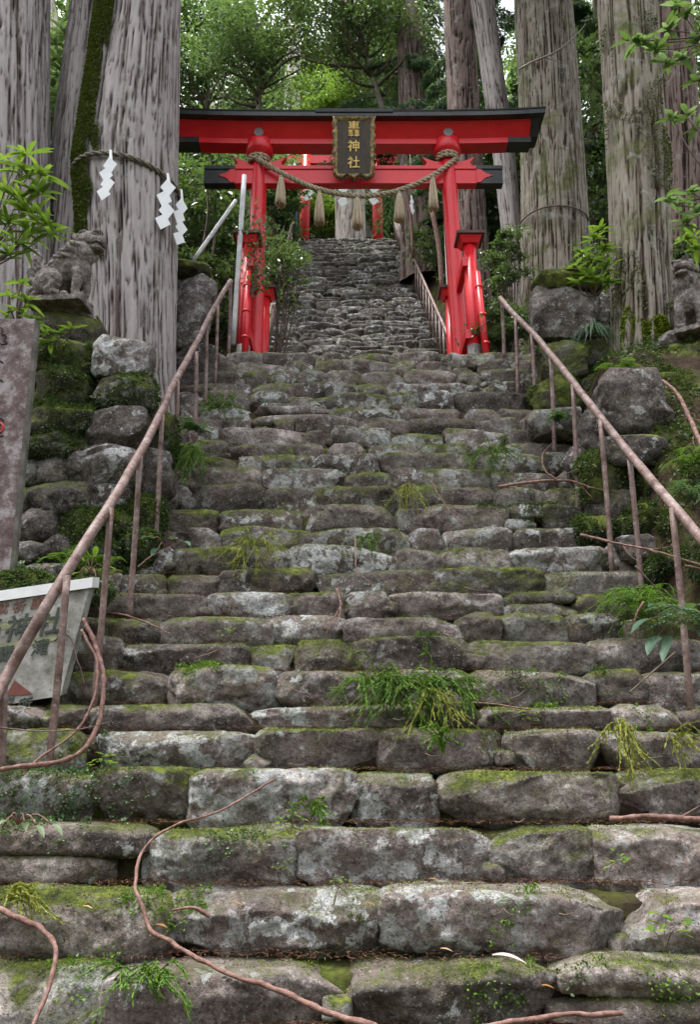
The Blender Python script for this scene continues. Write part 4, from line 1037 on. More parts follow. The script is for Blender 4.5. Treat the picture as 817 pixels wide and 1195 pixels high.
mb.add(V, [[0, 1, 5, 4], [1, 2, 6, 5], [2, 3, 7, 6], [3, 0, 4, 7], [4, 5, 6, 7], [3, 2, 1, 0]]); mb.build('cap_edge', M['signtop'], sg, smooth=False)
ex = (c1 - c0) / np.linalg.norm(c1 - c0); nrm = np.cross(ex, c0 - c3); nrm /= np.linalg.norm(nrm)
if nrm[1] > 0: nrm = -nrm
ey = np.cross(nrm, ex); ey /= np.linalg.norm(ey)
if ey[2] < 0: ey = -ey
M3 = np.stack([ex, ey, nrm], 1)
def on_sign(px, py):
    d = P(px, py, 1.0); k = np.dot(c3, nrm) / np.dot(d, nrm); return d * k + nrm * .004
for poly in ([(-60, 737), (75, 717), (72, 724), (-60, 745)], [(-60, 762), (66, 741), (66, 747), (-60, 770)]):
    mb = MB(); mb.add([on_sign(x, y) - nrm * .0015 for x, y in poly], [[3, 2, 1, 0]]); mb.build('algae_band', M['algae'], sg, smooth=False)
for ch, px, py, s_, mt in (('就', 1, 711, .075, 'inkred'), ('祈', 21, 709, .075, 'inkred'), ('願', 42, 705, .075, 'inkred'), ('轟', -18, 741, .16, 'ink'), ('神', 19, 735, .16, 'ink'), ('社', 56, 728, .16, 'ink'),
                           ('轟', 4, 765, .10, 'ink'), ('滝', 45, 757, .10, 'ink'), ('宿', 6, 822, .085, 'ink'), ('所', 27, 824, .085, 'ink')):
    text_mesh(ch, s_, .002, M3, on_sign(px, py) , M[mt], sg, shear=.25)
mb = MB(); mb.add([on_sign(6, 812), on_sign(39, 811), on_sign(17, 794)], tris=[[0, 1, 2]]); mb.build('arrow_mark', M['redtri'], sg, smooth=False)

# ------------------------------------------------------------------ poles, upper torii, shrine, lantern
def pole(name, label, a, b, r, mat, cat='pole', group=None, n=8, wob=.0):
    pth = smooth_path([a, a * .5 + b * .5 + np.array([wob, 0, wob * .3]), b], n); mb = MB(); tube(mb, pth, r, 10)
    return tag(mb.build(name, M[mat], None, loc=a), label, cat, group)
pole('pole', 'white vertical pole just left of the left gate pillar', P(272, 402, 9.1), P(285, 205, 9.1) + np.array([0, 0, 0]), .033, 'pvc')
pole('pole', 'pale pole leaning diagonally up to the left gate pillar', P(226, 303, 9.0), P(275, 234, 9.2), .026, 'pvc')
pole('pole', 'pale speckled pole standing behind the right gate pillar', P(524, 345, 12.2), P(519, 232, 12.2), .032, 'pvc')
pole('pole', 'blue and grey banner pole at the top of the left upper handrail', P(345, 275, 21.3), P(344.5, 190, 21.3), .05, 'blue')
for (x0, y0, x1, y1, Y, r_, lab, m_) in ((516, 342, 503, 240, 13.5, .045, 'pinkish sapling stem right of the upper stairs', 'twig'), (482, 300, 472, 210, 15.5, .035, 'thin reddish sapling beside the dark trunk on the right', 'twig'),
                              (236, 290, 241, 215, 10.5, .018, 'bare brown stem behind the left boulder pillar', 'twig_dark'), (232, 345, 252, 262, 9.6, .016, 'thin curved stem beside the white pole', 'twig_dark'),
                              (487, 130, 494, 20, 19, .06, 'reddish thin trunk left of the dark cedar above the gate beam', 'twig')):
    pole('sapling', lab, P(x0, y0, Y), P(x1, y1, Y), r_, m_, 'sapling', wob=.05)
# upper torii
Y2 = 23.0; g2 = F2TOP[2] + .04
t2 = thing('torii_gate', (P(398, 275, Y2)[0], Y2, g2), 'smaller red gate at the top of the upper stairs, seen under the front gate beam', 'torii gate')
xa, xb = P(355, 240, Y2)[0], P(441, 240, Y2)[0]; nk = float(P(400, 188, Y2)[2]); tp = float(P(400, 158, Y2)[2])
for x_ in (xa, xb): mb = MB(); tube(mb, [(x_, Y2, g2 - .1), (x_ * .97, Y2, tp)], .17, 20); mb.build('pillar', M['red'], t2)
mb = MB(); box(mb, ((xa + xb) / 2, Y2, nk), (xb - xa + 1.3, .2, .3)); mb.build('tie_beam', M['red'], t2, smooth=False)
mb = MB(); box(mb, ((xa + xb) / 2, Y2, tp + .15), (xb - xa + 2.0, .3, .35)); mb.build('lintel', M['red'], t2, smooth=False)
mb = MB(); box(mb, ((xa + xb) / 2, Y2, tp + .42), (xb - xa + 2.4, .5, .16)); mb.build('top_beam', M['black'], t2, smooth=False)
h_ = float(P(400, 214, Y2)[2])
rr2 = thing('sacred_rope', (0, Y2, h_), 'thin rope with large white paper streamers across the far upper gate', 'rope')
mb = MB(); rope(mb, [(xa, Y2 - .2, h_ + .3), ((xa + xb) / 2, Y2 - .2, h_), (xb, Y2 - .2, h_ + .3)], .04, 60, 14); mb.build('twisted_rope', M['rope'], rr2)
for px, L in ((360, 1.0), (401, 1.2), (437, 1.15)): shide(rr2, (P(px, 222, Y2)[0], Y2 - .25, h_ + .1), .34, L, px, .1, .2, 4)
for px, py, Y, lab in ((480, 228, 12.0, 'white paper streamer hanging right of the tassels'),):
    p_ = P(px, py, Y); s_ = thing('paper_streamer', p_, lab, 'paper streamer'); shide(s_, p_, .07, .4, 5, .3, .1, 3)
    mb = MB(); tube(mb, [p_, p_ + np.array([0, 0, 1.2])], .006, 6); mb.build('cord', M['rope'], s_)
# shrine hall: only its dark roof edge shows over the gate beam
sy = 31.0; rl = P(350, 116, sy); rb = float(P(400, 122, sy)[2]); sx_ = P(402, 120, sy + 2)[0] + .2
sh = thing('shrine_hall', (sx_, sy + 3, ray_ground(sx_, sy + 3)), 'dark shingled shrine roof half hidden by leaves above the gate plaque', 'shrine')
mb = MB(); hw = 3.1
V = [(sx_ - hw, sy, rb - .1), (sx_ + hw, sy, rb - .1), (sx_ + hw, sy + 6, rb - .1), (sx_ - hw, sy + 6, rb - .1), (sx_ - hw, sy - .05, rb + .12), (sx_ + hw, sy - .05, rb + .12), (sx_ + hw, sy + 6.05, rb + .12), (sx_ - hw, sy + 6.05, rb + .12), (sx_ - hw * .6, sy + 3, rb + 1.6), (sx_ + hw * .6, sy + 3, rb + 1.6)]
mb.add(V, [[0, 1, 5, 4], [1, 2, 6, 5], [2, 3, 7, 6], [3, 0, 4, 7], [4, 5, 9, 8], [6, 7, 8, 9], [3, 2, 1, 0]], [[5, 6, 9], [7, 4, 8]]); rf_ = mb.build('roof', M['shrineroof'], sh, smooth=False)
mb = MB(); gh = ray_ground(sx_, sy + 3); box(mb, (sx_, sy + 3, (gh + rb) / 2 - .3), (4.6, 4.4, rb - gh + .4)); mb.build('wall', M['shrinewood'], sh, smooth=False)
# stone lantern behind right pillars
lb = P(578, 402, 10.2); lt = thing('stone_lantern', (lb[0], 10.2, LAND - .1), 'weathered stone lantern half hidden behind the right gate columns', 'lantern')
def lathe_part(name, prof, sides=6, mat='lantern', parent=None, c=None):
    mb = MB(); a = np.linspace(0, 2 * math.pi, sides, endpoint=False)
    v = np.concatenate([np.stack([c[0] + r_ * np.cos(a), c[1] + r_ * np.sin(a), np.full(sides, z)], -1) for r_, z in prof])
    i = np.arange(len(prof) - 1)[:, None] * sides; j = np.arange(sides)[None, :]; k = (j + 1) % sides
    mb.add(v, np.stack([i + j, i + k, i + k + sides, i + j + sides], -1).reshape(-1, 4)); return mb.build(name, M[mat], parent, smooth=sides > 8)
zz = LAND - .1; cc = (lb[0], 10.2)
lathe_part('base', [(.0, zz), (.3, zz), (.28, zz + .16), (.16, zz + .2), (.0, zz + .2)], 6, parent=lt, c=cc)
lathe_part('shaft', [(.11, zz + .2), (.10, zz + .55), (.12, zz + .85)], 16, parent=lt, c=cc)
lathe_part('light_box', [(.12, zz + .84), (.24, zz + .93), (.24, zz + .97), (.16, zz + .98), (.16, zz + 1.2), (.1, zz + 1.2)], 6, parent=lt, c=cc)
lathe_part('roof', [(.1, zz + 1.19), (.33, zz + 1.18), (.32, zz + 1.24), (.12, zz + 1.38), (.05, zz + 1.42), (.07, zz + 1.5), (.0, zz + 1.56)], 6, parent=lt, c=cc)
# painted drain pipes beside the supports
for a_, b_, lab in ((P(569, 412, 9.1), P(557, 318, 9.1), 'red jointed pipe standing against the right gate columns'), (P(286, 404, 9.05), P(289, 318, 9.05), 'red jointed pipe standing against the left gate columns')):
    t_ = thing('pipe', a_, lab, 'pipe'); mb = MB(); tube(mb, [a_ - np.array([0, 0, .3]), b_], .042, 16)
    mb.build('tube', M['red'], t_)
    for f in (.1, .45, .8): c_ = a_ * (1 - f) + b_ * f; mb = MB(); tube(mb, [c_, c_ + (b_ - a_) * .03], .050, 16); mb.build('joint', M['red'], t_)
#PART2
# ------------------------------------------------------------------ vegetation: far masses
def corridor(x, y):
    """distance outside the stairs' strip"""
    return np.abs(x - np.where(y < 11, .18, f2cx(y))) - np.where(y < 10.5, 2.2, 2.05)
def undergrowth(name, label, mat, n, xr, yr, hmax, ll, lw, seed, thr=-.1, cor=.05, freq=.9, minh=.03):
    r = np.random.default_rng(seed); x = r.uniform(*xr, n); y = r.uniform(*yr, n)
    nv = fbm(np.stack([x * freq, y * freq, x * 0], -1), 3, seed + 40)
    k = (nv > thr) & (corridor(x, y) > cor); x, y, nv = x[k], y[k], nv[k]
    z = terrain_h(x[:, None], y[:, None])[:, 0]
    hh = hmax * np.clip((nv - thr) * 2.2, .12, 1) * np.clip(corridor(x, y) * 1.3 + .2, .15, 1)
    u = r.random(len(x)) ** .6
    lump = fbm(np.stack([x, y, z + u * hh], -1) * 3.0, 2, seed + 3)
    k = lump > -.16; x, y, z, hh, u = x[k], y[k], z[k], hh[k], u[k]
    mb = MB(); leaves(mb, np.stack([x, y, z + minh + u * hh], -1), ll, lw, None, .25, .35, seed)
    o = mb.build(name, M[mat]); o['kind'] = 'stuff'; o['label'] = label; return o
undergrowth('undergrowth', 'dark evergreen undergrowth on the slopes beside the upper stairs', 'leaf_dark', 150000, (-8, 8), (10.2, 24), 1.7, .10, .05, 31, thr=-.22)
undergrowth('undergrowth', 'mid green shrubs and ferns mixed into the slopes', 'leaf_mid', 60000, (-8, 8), (9.5, 24), 1.5, .085, .035, 32, thr=.0, freq=1.3)
undergrowth('undergrowth', 'leafy cover on the wooded hillside above the shrine court', 'leaf_mid', 110000, (-22, 22), (25, 44), 4.5, .24, .12, 33, thr=-.3, cor=-9)

def canopy(r, n_cl, n_leaf, cr, rad, ll, lw, mb, seed, flat=.45):
    """leaf clumps on the shell and inside an ellipsoid; returns clump centres"""
    d = r.normal(size=(n_cl, 3)); d /= np.linalg.norm(d, axis=1)[:, None]; q = r.random(n_cl) ** .45
    C = np.array(cr) + d * q[:, None] * np.array(rad)
    s = r.uniform(.10, .22, n_cl) * np.mean(rad)
    k = r.integers(0, n_cl, n_leaf); off = r.normal(size=(n_leaf, 3)) * s[k][:, None] * np.array([1, 1, .42])
    tone = np.clip(r.normal(.5, .22, n_leaf) + (r.random(n_cl)[k] - .5) * .5, 0, 1)
    leaves(mb, C[k] + off, ll, lw, None, .25, flat, seed, tone); return C
def forest_tree(label, cpx, cpy, Y, rad, mat, seed, n_leaf=13000, ll=.15, lw=.075, ncl=46, bx=None, name='broadleaf_tree', r0=.14, bark='bark_green', grp=None, low=0):
    r = np.random.default_rng(seed); c = P(cpx, cpy, Y); bx = c[0] + r.normal() * .4 if bx is None else bx
    if abs(bx) < 2.3 and Y < 26: bx = math.copysign(2.5, bx)
    gz = ray_ground(bx, Y); t_ = thing(name, (bx, Y, gz), label, 'tree', grp)
    mb = MB(); C = canopy(r, ncl, n_leaf, c, rad, ll, lw, mb, seed); mb.build('crown', M[mat], t_)
    mb = MB(); top = c + np.array([0, 0, rad[2] * .5]); base = np.array([bx, Y, gz - .3])
    mid = base * .5 + top * .5 + np.array([r.normal() * .3, 0, 0]); tp = smooth_path([base, mid, top], 30)
    tube(mb, tp, np.linspace(r0, r0 * .25, 30), 10, tone=.6)
    for q in C[:int(ncl * .7)]:
        i_ = int(np.clip(np.searchsorted(tp[:, 2], q[2] - .6 * np.linalg.norm(q[:2] - c[:2]) - .3), 3, 27)); a = tp[i_]
        m_ = a * .5 + q * .5 + np.array([0, 0, -.15]) + r.normal(size=3) * .12
        tube(mb, smooth_path([a, m_, q], 9), np.linspace(r0 * .38, r0 * .06, 9), 5, cap=False, tone=.5)
    mb.build('trunk', M[bark], t_); return t_
FT = [
 ('leafy broadleaf tree filling the view above the left end of the gate beam', 235, 60, 20, (2.2, 1.6, 2.6), 'leaf_mid', 1),
 ('broadleaf tree with a forked dark stem above the gate beam, left of the plaque', 298, 55, 18, (1.9, 1.5, 2.2), 'leaf_mid', 2),
 ('large dark leaved tree overhanging the middle of the photo above the plaque', 405, 25, 17, (2.2, 1.6, 1.7), 'leaf_dark', 3),
 ('dense dark evergreen at the top just left of the reddish cedar', 455, 55, 22, (2.2, 1.8, 2.6), 'leaf_dark', 4),
 ('lime green young tree around the shrine roof above the plaque', 420, 98, 25, (2.6, 1.5, 1.5), 'leaf_lime', 5),
 ('pale green tree behind the far pale trunk above the gate', 350, 100, 33, (3.4, 2, 2.6), 'leaf_mid', 6),
 ('small leaved tree between the two thick left cedars', 76, 130, 15, (1.3, 1.2, 2.6), 'leaf_mid', 7),
 ('green tree seen through the upper gap between the left cedars', 75, 30, 19, (1.9, 1.5, 1.9), 'leaf_mid', 8),
 ('dark evergreen behind the slender leaning cedar', 605, 240, 16, (1.5, 1.5, 2.8), 'leaf_dark', 9),
 ('dark shrubby tree between the corded cedar and the mossy cedar', 700, 190, 14, (1.1, 1.2, 3.2), 'leaf_dark', 10),
 ('mid green tree high between the right hand cedars', 700, 40, 18, (2.6, 1.6, 2.2), 'leaf_mid', 11),
 ('tree with dark leaves behind the right edge', 800, 210, 15, (1.4, 1.3, 3.0), 'leaf_dark', 12),
 ('dark glossy shrub tree left of the white pole', 235, 300, 11.8, (1.1, 1.0, 1.7), 'leaf_dark', 13),
 ('tree of dull green leaves under the left end of the gate beam', 240, 215, 15, (1.8, 1.5, 1.6), 'leaf_mid', 14),
 ('bushy tree left of the upper gate pillar', 322, 235, 21, (.8, 1.0, 1.5), 'leaf_mid', 15),
 ('light green shrub tree behind the upper gate', 372, 245, 29, (1.6, 1.0, 1.6), 'leaf_lime', 16),
 ('green shrub tree right of the far pale trunk under the gate beam', 455, 240, 28, (1.3, 1.0, 1.9), 'leaf_mid', 17),
 ('dark bush tree right of the upper handrail', 556, 270, 16, (1.3, 1.2, 1.8), 'leaf_dark', 18),
 ('dark leaved tree in the top right corner', 770, 60, 16, (1.4, 1.3, 2.4), 'leaf_dark', 19),
 ('mid green foliage tree behind the far left cedar trunk', -20, 120, 17, (2.4, 1.5, 3.6), 'leaf_mid', 20),
 ('deep green tree beyond the gate, left of the far pale trunk', 300, 150, 27, (3.0, 2.0, 2.4), 'leaf_dark', 21)]
for (lab, cx_, cy_, Y_, rad_, mt_, sd_) in FT:
    k_ = 1.0 if Y_ < 19 else 1.25
    forest_tree(lab, cx_, cy_, Y_, rad_, mt_, 500 + sd_, n_leaf=int(6000 + 560 * rad_[0] * rad_[2]), ll=.13 * k_, lw=.065 * k_)
# far wood: one mass behind the gate, plus an unseen ring round the camera
r = np.random.default_rng(77); mb = MB()
for k in range(30):
    x = r.uniform(-28, 28); y = r.uniform(34, 62); g = float(bprof(y)); hh = r.uniform(6, 15)
    canopy(r, 14, 2000, (x, y, g + hh * .75), (3.0, 2.2, hh * .42), .42, .24, mb, 700 + k)
    tube(mb, [(x, y, g - .5), (x, y, g + hh)], [.28, .1], 7, tone=.05)
for k in range(44):  # unseen trees beside and behind the camera, added to block low sky light
    an = math.radians(180 + k * 7.6) if k < 40 else 0; an = math.radians(140 + k * 6.0)
    x = 11 * math.sin(an) * r.uniform(1, 1.5) ; y = 4 + 13 * math.cos(an) * r.uniform(1, 1.5)
    if y > 9: continue
    canopy(r, 12, 520, (x, y, r.uniform(0, 6)), (3.0, 2.6, 4.2), .6, .4, mb, 800 + k)
    tube(mb, [(x, y, -4), (x, y, 12)], [.3, .12], 7, tone=.05)
o = mb.build('far_and_unseen_woods', M['leaf_mid']); o['kind'] = 'stuff'; o['label'] = 'distant wooded slope filling the gaps behind the gate and trunks, plus unseen trees round the camera that block low sky'

# ------------------------------------------------------------------ drooping conifer sprays
def conifer(label, bx_px, top_py, Y, reach, h_rng, nb, seed, r0=.10, ymid=300, lean=0.0, side=(0, 360)):
    r = np.random.default_rng(seed); c = P(bx_px, ymid, Y); gz = ray_ground(c[0], Y); topz = P(bx_px, top_py, Y)[2]
    t_ = thing('conifer', (c[0], Y, gz), label, 'tree'); mb = MB(); tp = smooth_path([(c[0], Y, gz - .3), (c[0] + lean * .5, Y, (gz + topz) / 2), (c[0] + lean, Y, topz)], 24)
    tube(mb, tp, np.linspace(r0, r0 * .3, 24), 9, tone=.5); mbl = MB()
    for b in range(nb):
        f = r.uniform(*h_rng); a0 = tp[int(f * 23)]; an = math.radians(r.uniform(*side)); L = reach * (1.1 - .6 * f) * r.uniform(.6, 1.1)
        d = np.array([math.cos(an), math.sin(an), 0]); pts = [a0, a0 + d * L * .5 + np.array([0, 0, .05]), a0 + d * L + np.array([0, 0, -L * .32])]
        p = smooth_path(pts, 16); tube(mb, p, np.linspace(r0 * .18, .006, 16), 4, cap=False, tone=.4)
        for k in range(3, 16):
            for s in (-1, 1):
                sd = np.cross(d, [0, 0, 1.0]) * s; bl = L * .32 * (1.1 - k / 18) * r.uniform(.6, 1.2)
                tip = p[k] + (sd * .8 + d * .6) * bl + np.array([0, 0, -bl * .55]); m = 34
                u = r.random(m)[:, None]; q = p[k] * (1 - u) + tip * u + np.array([0, 0, .06]) * u * (1 - u) + r.normal(size=(m, 3)) * .03
                leaves(mbl, q, .13, .022, np.repeat(((tip - p[k]) / bl)[None], m, 0) * 1.2, .35, .0, int(r.integers(1e6)))
    mb.build('trunk', M['bark_red'], t_); mbl.build('crown', M['leaf_blue'], t_); return t_
conifer('blue green conifer with drooping sprays between the plaque and the reddish cedar', 480, -30, 18, 2.6, (.35, 1.0), 44, 61)
conifer('conifer with feathery blue green branches behind the slender leaning cedar', 560, -40, 15.5, 2.0, (.3, 1.0), 34, 62, r0=.08)
conifer('slim conifer with hanging sprays between the stout corded cedar and its mossy neighbour', 690, -40, 15, 1.9, (.3, 1.0), 30, 63, r0=.08)
conifer('small feathery conifer by the head of the upper handrail', 520, 170, 17.5, 1.1, (.3, 1.0), 22, 64, r0=.06)

# ------------------------------------------------------------------ leafy plants close by
def lance(mb, b, d, L, W_, droop, tone, up=None, segs=5):
    d = np.array(d, float); d /= np.linalg.norm(d); up = np.array([0, 0, 1.0]) if up is None else up
    s = np.cross(d, up); s /= np.linalg.norm(s) + 1e-9; n = np.cross(s, d)
    V = []; 
    for i in range(segs + 1):
        u = i / segs; w = W_ * .5 * math.sin(math.pi * min(1, u * .92 + .06)) ** .8 * (1 - u * .25); c = b + d * L * u + np.array([0, 0, -1]) * droop * L * u * u
        V += [c - s * w + n * w * .35, c, c + s * w + n * w * .35]
    Q = [[3 * i + j, 3 * i + j + 1, 3 * i + j + 4, 3 * i + j + 3] for i in range(segs) for j in (0, 1)]
    mb.add(V, Q, tone=tone)
def whorl_plant(label, root, heads, mat, seed, L, W_, nl=(8, 12), name='leafy_plant', droop=.25, stem_r=.006, spread=1.0, cat='plant', grp=None, facing=-.35):
    r = np.random.default_rng(seed); t_ = thing(name, root, label, cat, grp); ms = MB(); ml = MB(); root = np.array(root)
    for hd in heads:
        hd = np.array(hd); m_ = root * .4 + hd * .6 + r.normal(size=3) * .03; m_[2] -= .04
        tube(ms, smooth_path([root, m_, hd], 10), np.linspace(stem_r * 1.4, stem_r * .6, 10), 6)
        n = int(r.integers(*nl)); a0 = r.uniform(0, 6.28)
        for k in range(n):
            a = a0 + 2 * math.pi * k / n + r.normal() * .2; el = r.uniform(-.25, .75)
            d = np.array([math.cos(a) * spread, math.sin(a) * spread + facing, el]); lance(ml, hd + r.normal(size=3) * .012, d, L * r.uniform(.6, 1.15), W_ * r.uniform(.8, 1.2), droop * r.uniform(.4, 1.5), r.random())
    ms.build('stem', M['twig_dark'], t_); ml.build('leaves', M[mat], t_); return t_
hp = lambda l, Y: [P(a, b, Y + .0) for a, b in l]
whorl_plant('bright green plant with whorls of long narrow leaves above the inscribed post', P(-45, 330, 5.6), hp([(22, 232), (48, 205), (10, 262), (38, 250), (32, 270), (50, 262), (12, 300), (34, 205), (5, 220), (28, 248), (44, 226), (30, 180), (16, 196), (2, 250), (58, 272), (24, 285)], 5.6), 'leaf_lime', 1, .24, .042, (8, 12))
whorl_plant('smaller bright green sprig behind the tail of the left lion dog', P(20, 380, 6.0), hp([(10, 345), (24, 330), (30, 352), (6, 368), (40, 372), (22, 362)], 5.9), 'leaf_lime', 2, .15, .045, (5, 8))
whorl_plant('sprig of bright leaves hanging on the plinth below the left lion dog', P(40, 398, 5.8), hp([(52, 392), (66, 388), (84, 384), (44, 402), (58, 398)], 5.75), 'leaf_lime', 3, .13, .04, (4, 6))
whorl_plant('leafy sprig with broad green leaves between the two left cedars', P(90, 130, 8.6), hp([(66, 52), (62, 70), (72, 82), (60, 100), (76, 64), (66, 112), (74, 40)], 8.6), 'leaf_mid', 4, .24, .075, (6, 9))
whorl_plant('bushy fresh green plant of pointed leaves growing on the squat boulder pillar', P(693, 345, 7.5), hp([(692, 280), (680, 295), (705, 290), (690, 305), (672, 312), (708, 312), (694, 325), (700, 268), (684, 322), (710, 330), (675, 330)], 7.4), 'leaf_lime', 5, .19, .045, (8, 11))
whorl_plant('overhanging branch of dark green leaves at the top right corner', P(850, 40, 5.5), hp([(800, 20), (780, 35), (812, 50), (768, 58), (795, 70), (750, 52), (815, 95), (790, 5), (738, 48), (778, 75)], 5.5), 'leaf_mid', 6, .15, .05, (7, 10), droop=.3)
whorl_plant('overhanging sprig of dark leaves at the right edge above the lion dog', P(850, 230, 5.5), hp([(808, 225), (790, 240), (815, 250), (780, 232), (800, 262), (815, 150), (800, 135), (786, 140)], 5.5), 'leaf_mid', 7, .15, .05, (6, 9), droop=.3)
whorl_plant('fresh green sprig low at the right edge above the lion dog', P(840, 285, 6.0), hp([(812, 275), (815, 290), (800, 278)], 6.0), 'leaf_lime', 8, .15, .05, (5, 7))
# creeper on the left gate pillar and bush beside it
r = np.random.default_rng(9); mb = MB(); ms = MB(); root = P(292, 345, 9.0)
vt = thing('creeper', root, 'green creeper climbing the left gate pillar, with pale glossy leaves', 'creeper')
for k in range(15):
    e_ = P(r.uniform(288, 338), r.uniform(235, 335), 9.05 + r.uniform(0, .5)); m_ = root * .5 + e_ * .5 + r.normal(size=3) * .08; p = smooth_path([root, m_, e_], 14); tube(ms, p, .004, 4)
    q = p[r.integers(3, 14, 26)] + r.normal(size=(26, 3)) * .06; leaves(mb, q, .06, .045, None, .3, .2, int(r.integers(1e6)))
ms.build('stem', M['twig_dark'], vt); mb.build('leaves', M['leaf_mid'], vt)
def bush(label, px, py, Y, rad, mat, seed, n, ll, lw, name='shrub', ncl=22, dx=0):
    r = np.random.default_rng(seed); c = P(px, py, Y); g = min(ray_ground(c[0], Y), c[2] - rad[2] * .7); t_ = thing(name, (c[0], Y, g), label, 'shrub'); mb = MB()
    C = canopy(r, ncl, n, c, rad, ll, lw, mb, seed); mb.build('leaves', M[mat], t_); mb = MB()
    for q in C: tube(mb, smooth_path([(c[0] + dx, Y, g - .1), (c[0] * .5 + q[0] * .5, (Y + q[1]) / 2, q[2] * .6 + g * .4), q], 8), np.linspace(.011, .003, 8), 4, cap=False)
    mb.build('stem', M['twig_dark'], t_)
bush('dark bush between the left gate pillar and the upper stairs', 332, 305, 11.4, (.30, .5, .8), 'leaf_dark', 1, 1900, .07, .035, dx=-.38)
bush('airy green bush behind the right gate pillars', 592, 310, 11.0, (.30, .4, .75), 'leaf_dark', 2, 2400, .08, .03)
bush('shrub of dark leaves below the bare stems left of the white pole', 232, 330, 9.6, (.42, .4, .75), 'leaf_dark', 3, 3600, .08, .04)
bush('low dark shrub beside the slender leaning cedar', 585, 385, 9.3, (.42, .4, .45), 'leaf_dark', 4, 3200, .07, .03)
bush('dark shrub filling the gap behind the squat boulder pillar', 700, 345, 9.6, (.5, .4, .8), 'leaf_dark', 5, 3600, .08, .035)
bush('shrub of small leaves at the foot of the reddish cedar by the right lion dog', 800, 350, 8.6, (.5, .4, .7), 'leaf_dark', 6, 3200, .08, .035)
bush('dark bush behind the left lion dog and the far left cedar', 60, 330, 9.4, (.6, .4, 1.0), 'leaf_dark', 7, 4200, .08, .04)

# ------------------------------------------------------------------ ferns and cedar sprays
def frond(mb, b, d, L, W_, droop, r, n=16):
    d = np.array(d, float); d /= np.linalg.norm(d); s = np.cross(d, [0, 0, 1.0]); s /= np.linalg.norm(s) + 1e-9
    p = np.array([b + d * L * u + np.array([0, 0, .25 * L * math.sin(u * 2.2) - droop * L * u * u]) for u in np.linspace(0, 1, n)])
    tube(mb, p, np.linspace(.004, .0015, n), 4, cap=False, tone=.4)
    for i in range(2, n):
        u = i / n; w = W_ * math.sin(math.pi * (u * .85 + .12))
        for g in (-1, 1): lance(mb, p[i], s * g + d * .35, w, W_ * .18, .25, r.random(), segs=3)
def fern(label, px, py, Y, L, n, mat, seed, W_=.07, face=(0, -.8, .2), droop=.55, name='fern', grp=None, yaw=(0, 360)):
    r = np.random.default_rng(seed); b = P(px, py, Y); t_ = thing(name, b, label, 'fern', grp); mb = MB()
    for k in range(n):
        a = math.radians(r.uniform(*yaw)); d = np.array([math.cos(a), math.sin(a), r.uniform(-.1, .5)]) + np.array(face); frond(mb, b + r.normal(size=3) * .02, d, L * r.uniform(.6, 1.1), W_, droop, r)
    mb.build('fronds', M[mat], t_); return t_
fern('green fern at the foot of the left boulder wall beside the handrail post', 112, 662, 5.55, .30, 13, 'frond', 1)
fern('small fern beside the lower left handrail above the white sign', 78, 656, 5.6, .2, 9, 'frond', 8)
fern('fern drooping at the right foot of the handrail beside the steps', 752, 712, 5.1, .34, 16, 'frond', 2, face=(-.2, -.8, .1))
fern('blue green fern frond reaching in from the right edge', 832, 738, 4.4, .42, 4, 'leaf_blue', 3, .10, face=(-2.4, -.3, .1), droop=.2)
fern('fern on the mossy rocks at the right edge below the branch', 806, 585, 5.3, .30, 10, 'leaf_blue', 4)
fern('small fern between the squat boulder pillar and the right handrail', 650, 492, 6.8, .2, 10, 'leaf_blue', 5)
fern('fern under the tilted block of the right lion dog', 722, 436, 6.3, .2, 9, 'frond', 6)
fern('dark fern in the shade beside the roots of the huge left cedar', 232, 505, 6.7, .22, 12, 'leaf_blue', 7)
fern('fern at the right edge beside the big grey boulder', 812, 540, 5.6, .28, 9, 'frond', 9)
def cedar_spray(label, px, py, Y, L, n, mat, seed, d0=(0, -.4, -.6), spread=.9, name='cedar_sprig', w=0.0, lift=.0):
    """fallen cedar foliage: limp cord like branchlets set with short needles"""
    r = np.random.default_rng(seed); b = P(px, py, Y); t_ = thing(name, b, label, 'cedar sprig', None); mb = MB(); d0 = np.array(d0, float)
    for k in range(n):
        s0 = b + np.array([r.uniform(-w, w), r.uniform(-.04, .04), r.uniform(-.01, .04)]); d = d0 + np.array([r.normal() * spread, r.normal() * spread * .25, r.normal() * spread * .4]); d /= np.linalg.norm(d)
        ln = L * r.uniform(.5, 1.1); side = r.normal() * .25
        p = smooth_path([s0, s0 + d * ln * .5 + np.array([0, -.01, .03 + lift]), s0 + d * ln + np.array([side * ln, -.02, -ln * .35])], 14)
        tube(mb, p, np.linspace(.0032, .0015, 14), 4, cap=False, tone=r.random())
        m = 60; i = r.integers(1, 14, m); t_dir = (p[i] - p[i - 1]); t_dir /= np.linalg.norm(t_dir, axis=1)[:, None]
        leaves(mb, p[i] - t_dir * r.random((m, 1)) * ln / 14, .022, .0055, t_dir * 1.6, .05, 0, int(r.integers(1e6)))
        for g in range(3):
            j = int(r.integers(3, 11)); e_ = p[j] + d * ln * .25 + r.normal(size=3) * ln * .12 + np.array([0, -.01, -ln * .1]); q = smooth_path([p[j], (p[j] + e_) / 2, e_], 7); tube(mb, q, .0017, 3, cap=False, tone=r.random())
            m = 22; i = r.integers(1, 7, m); td = q[i] - q[i - 1]; td /= np.linalg.norm(td, axis=1)[:, None]; leaves(mb, q[i], .018, .005, td * 1.5, .05, 0, int(r.integers(1e6)))
    mb.build('foliage', M[mat], t_); return t_
sy_ = lambda py: foot_y(py)
cedar_spray('big heap of fresh green cedar foliage lying on the steps right of centre', 478, 800, sy_(810) - .10, .25, 120, 'frond', 1, (0, -.3, -.35), 1.0, w=.27)
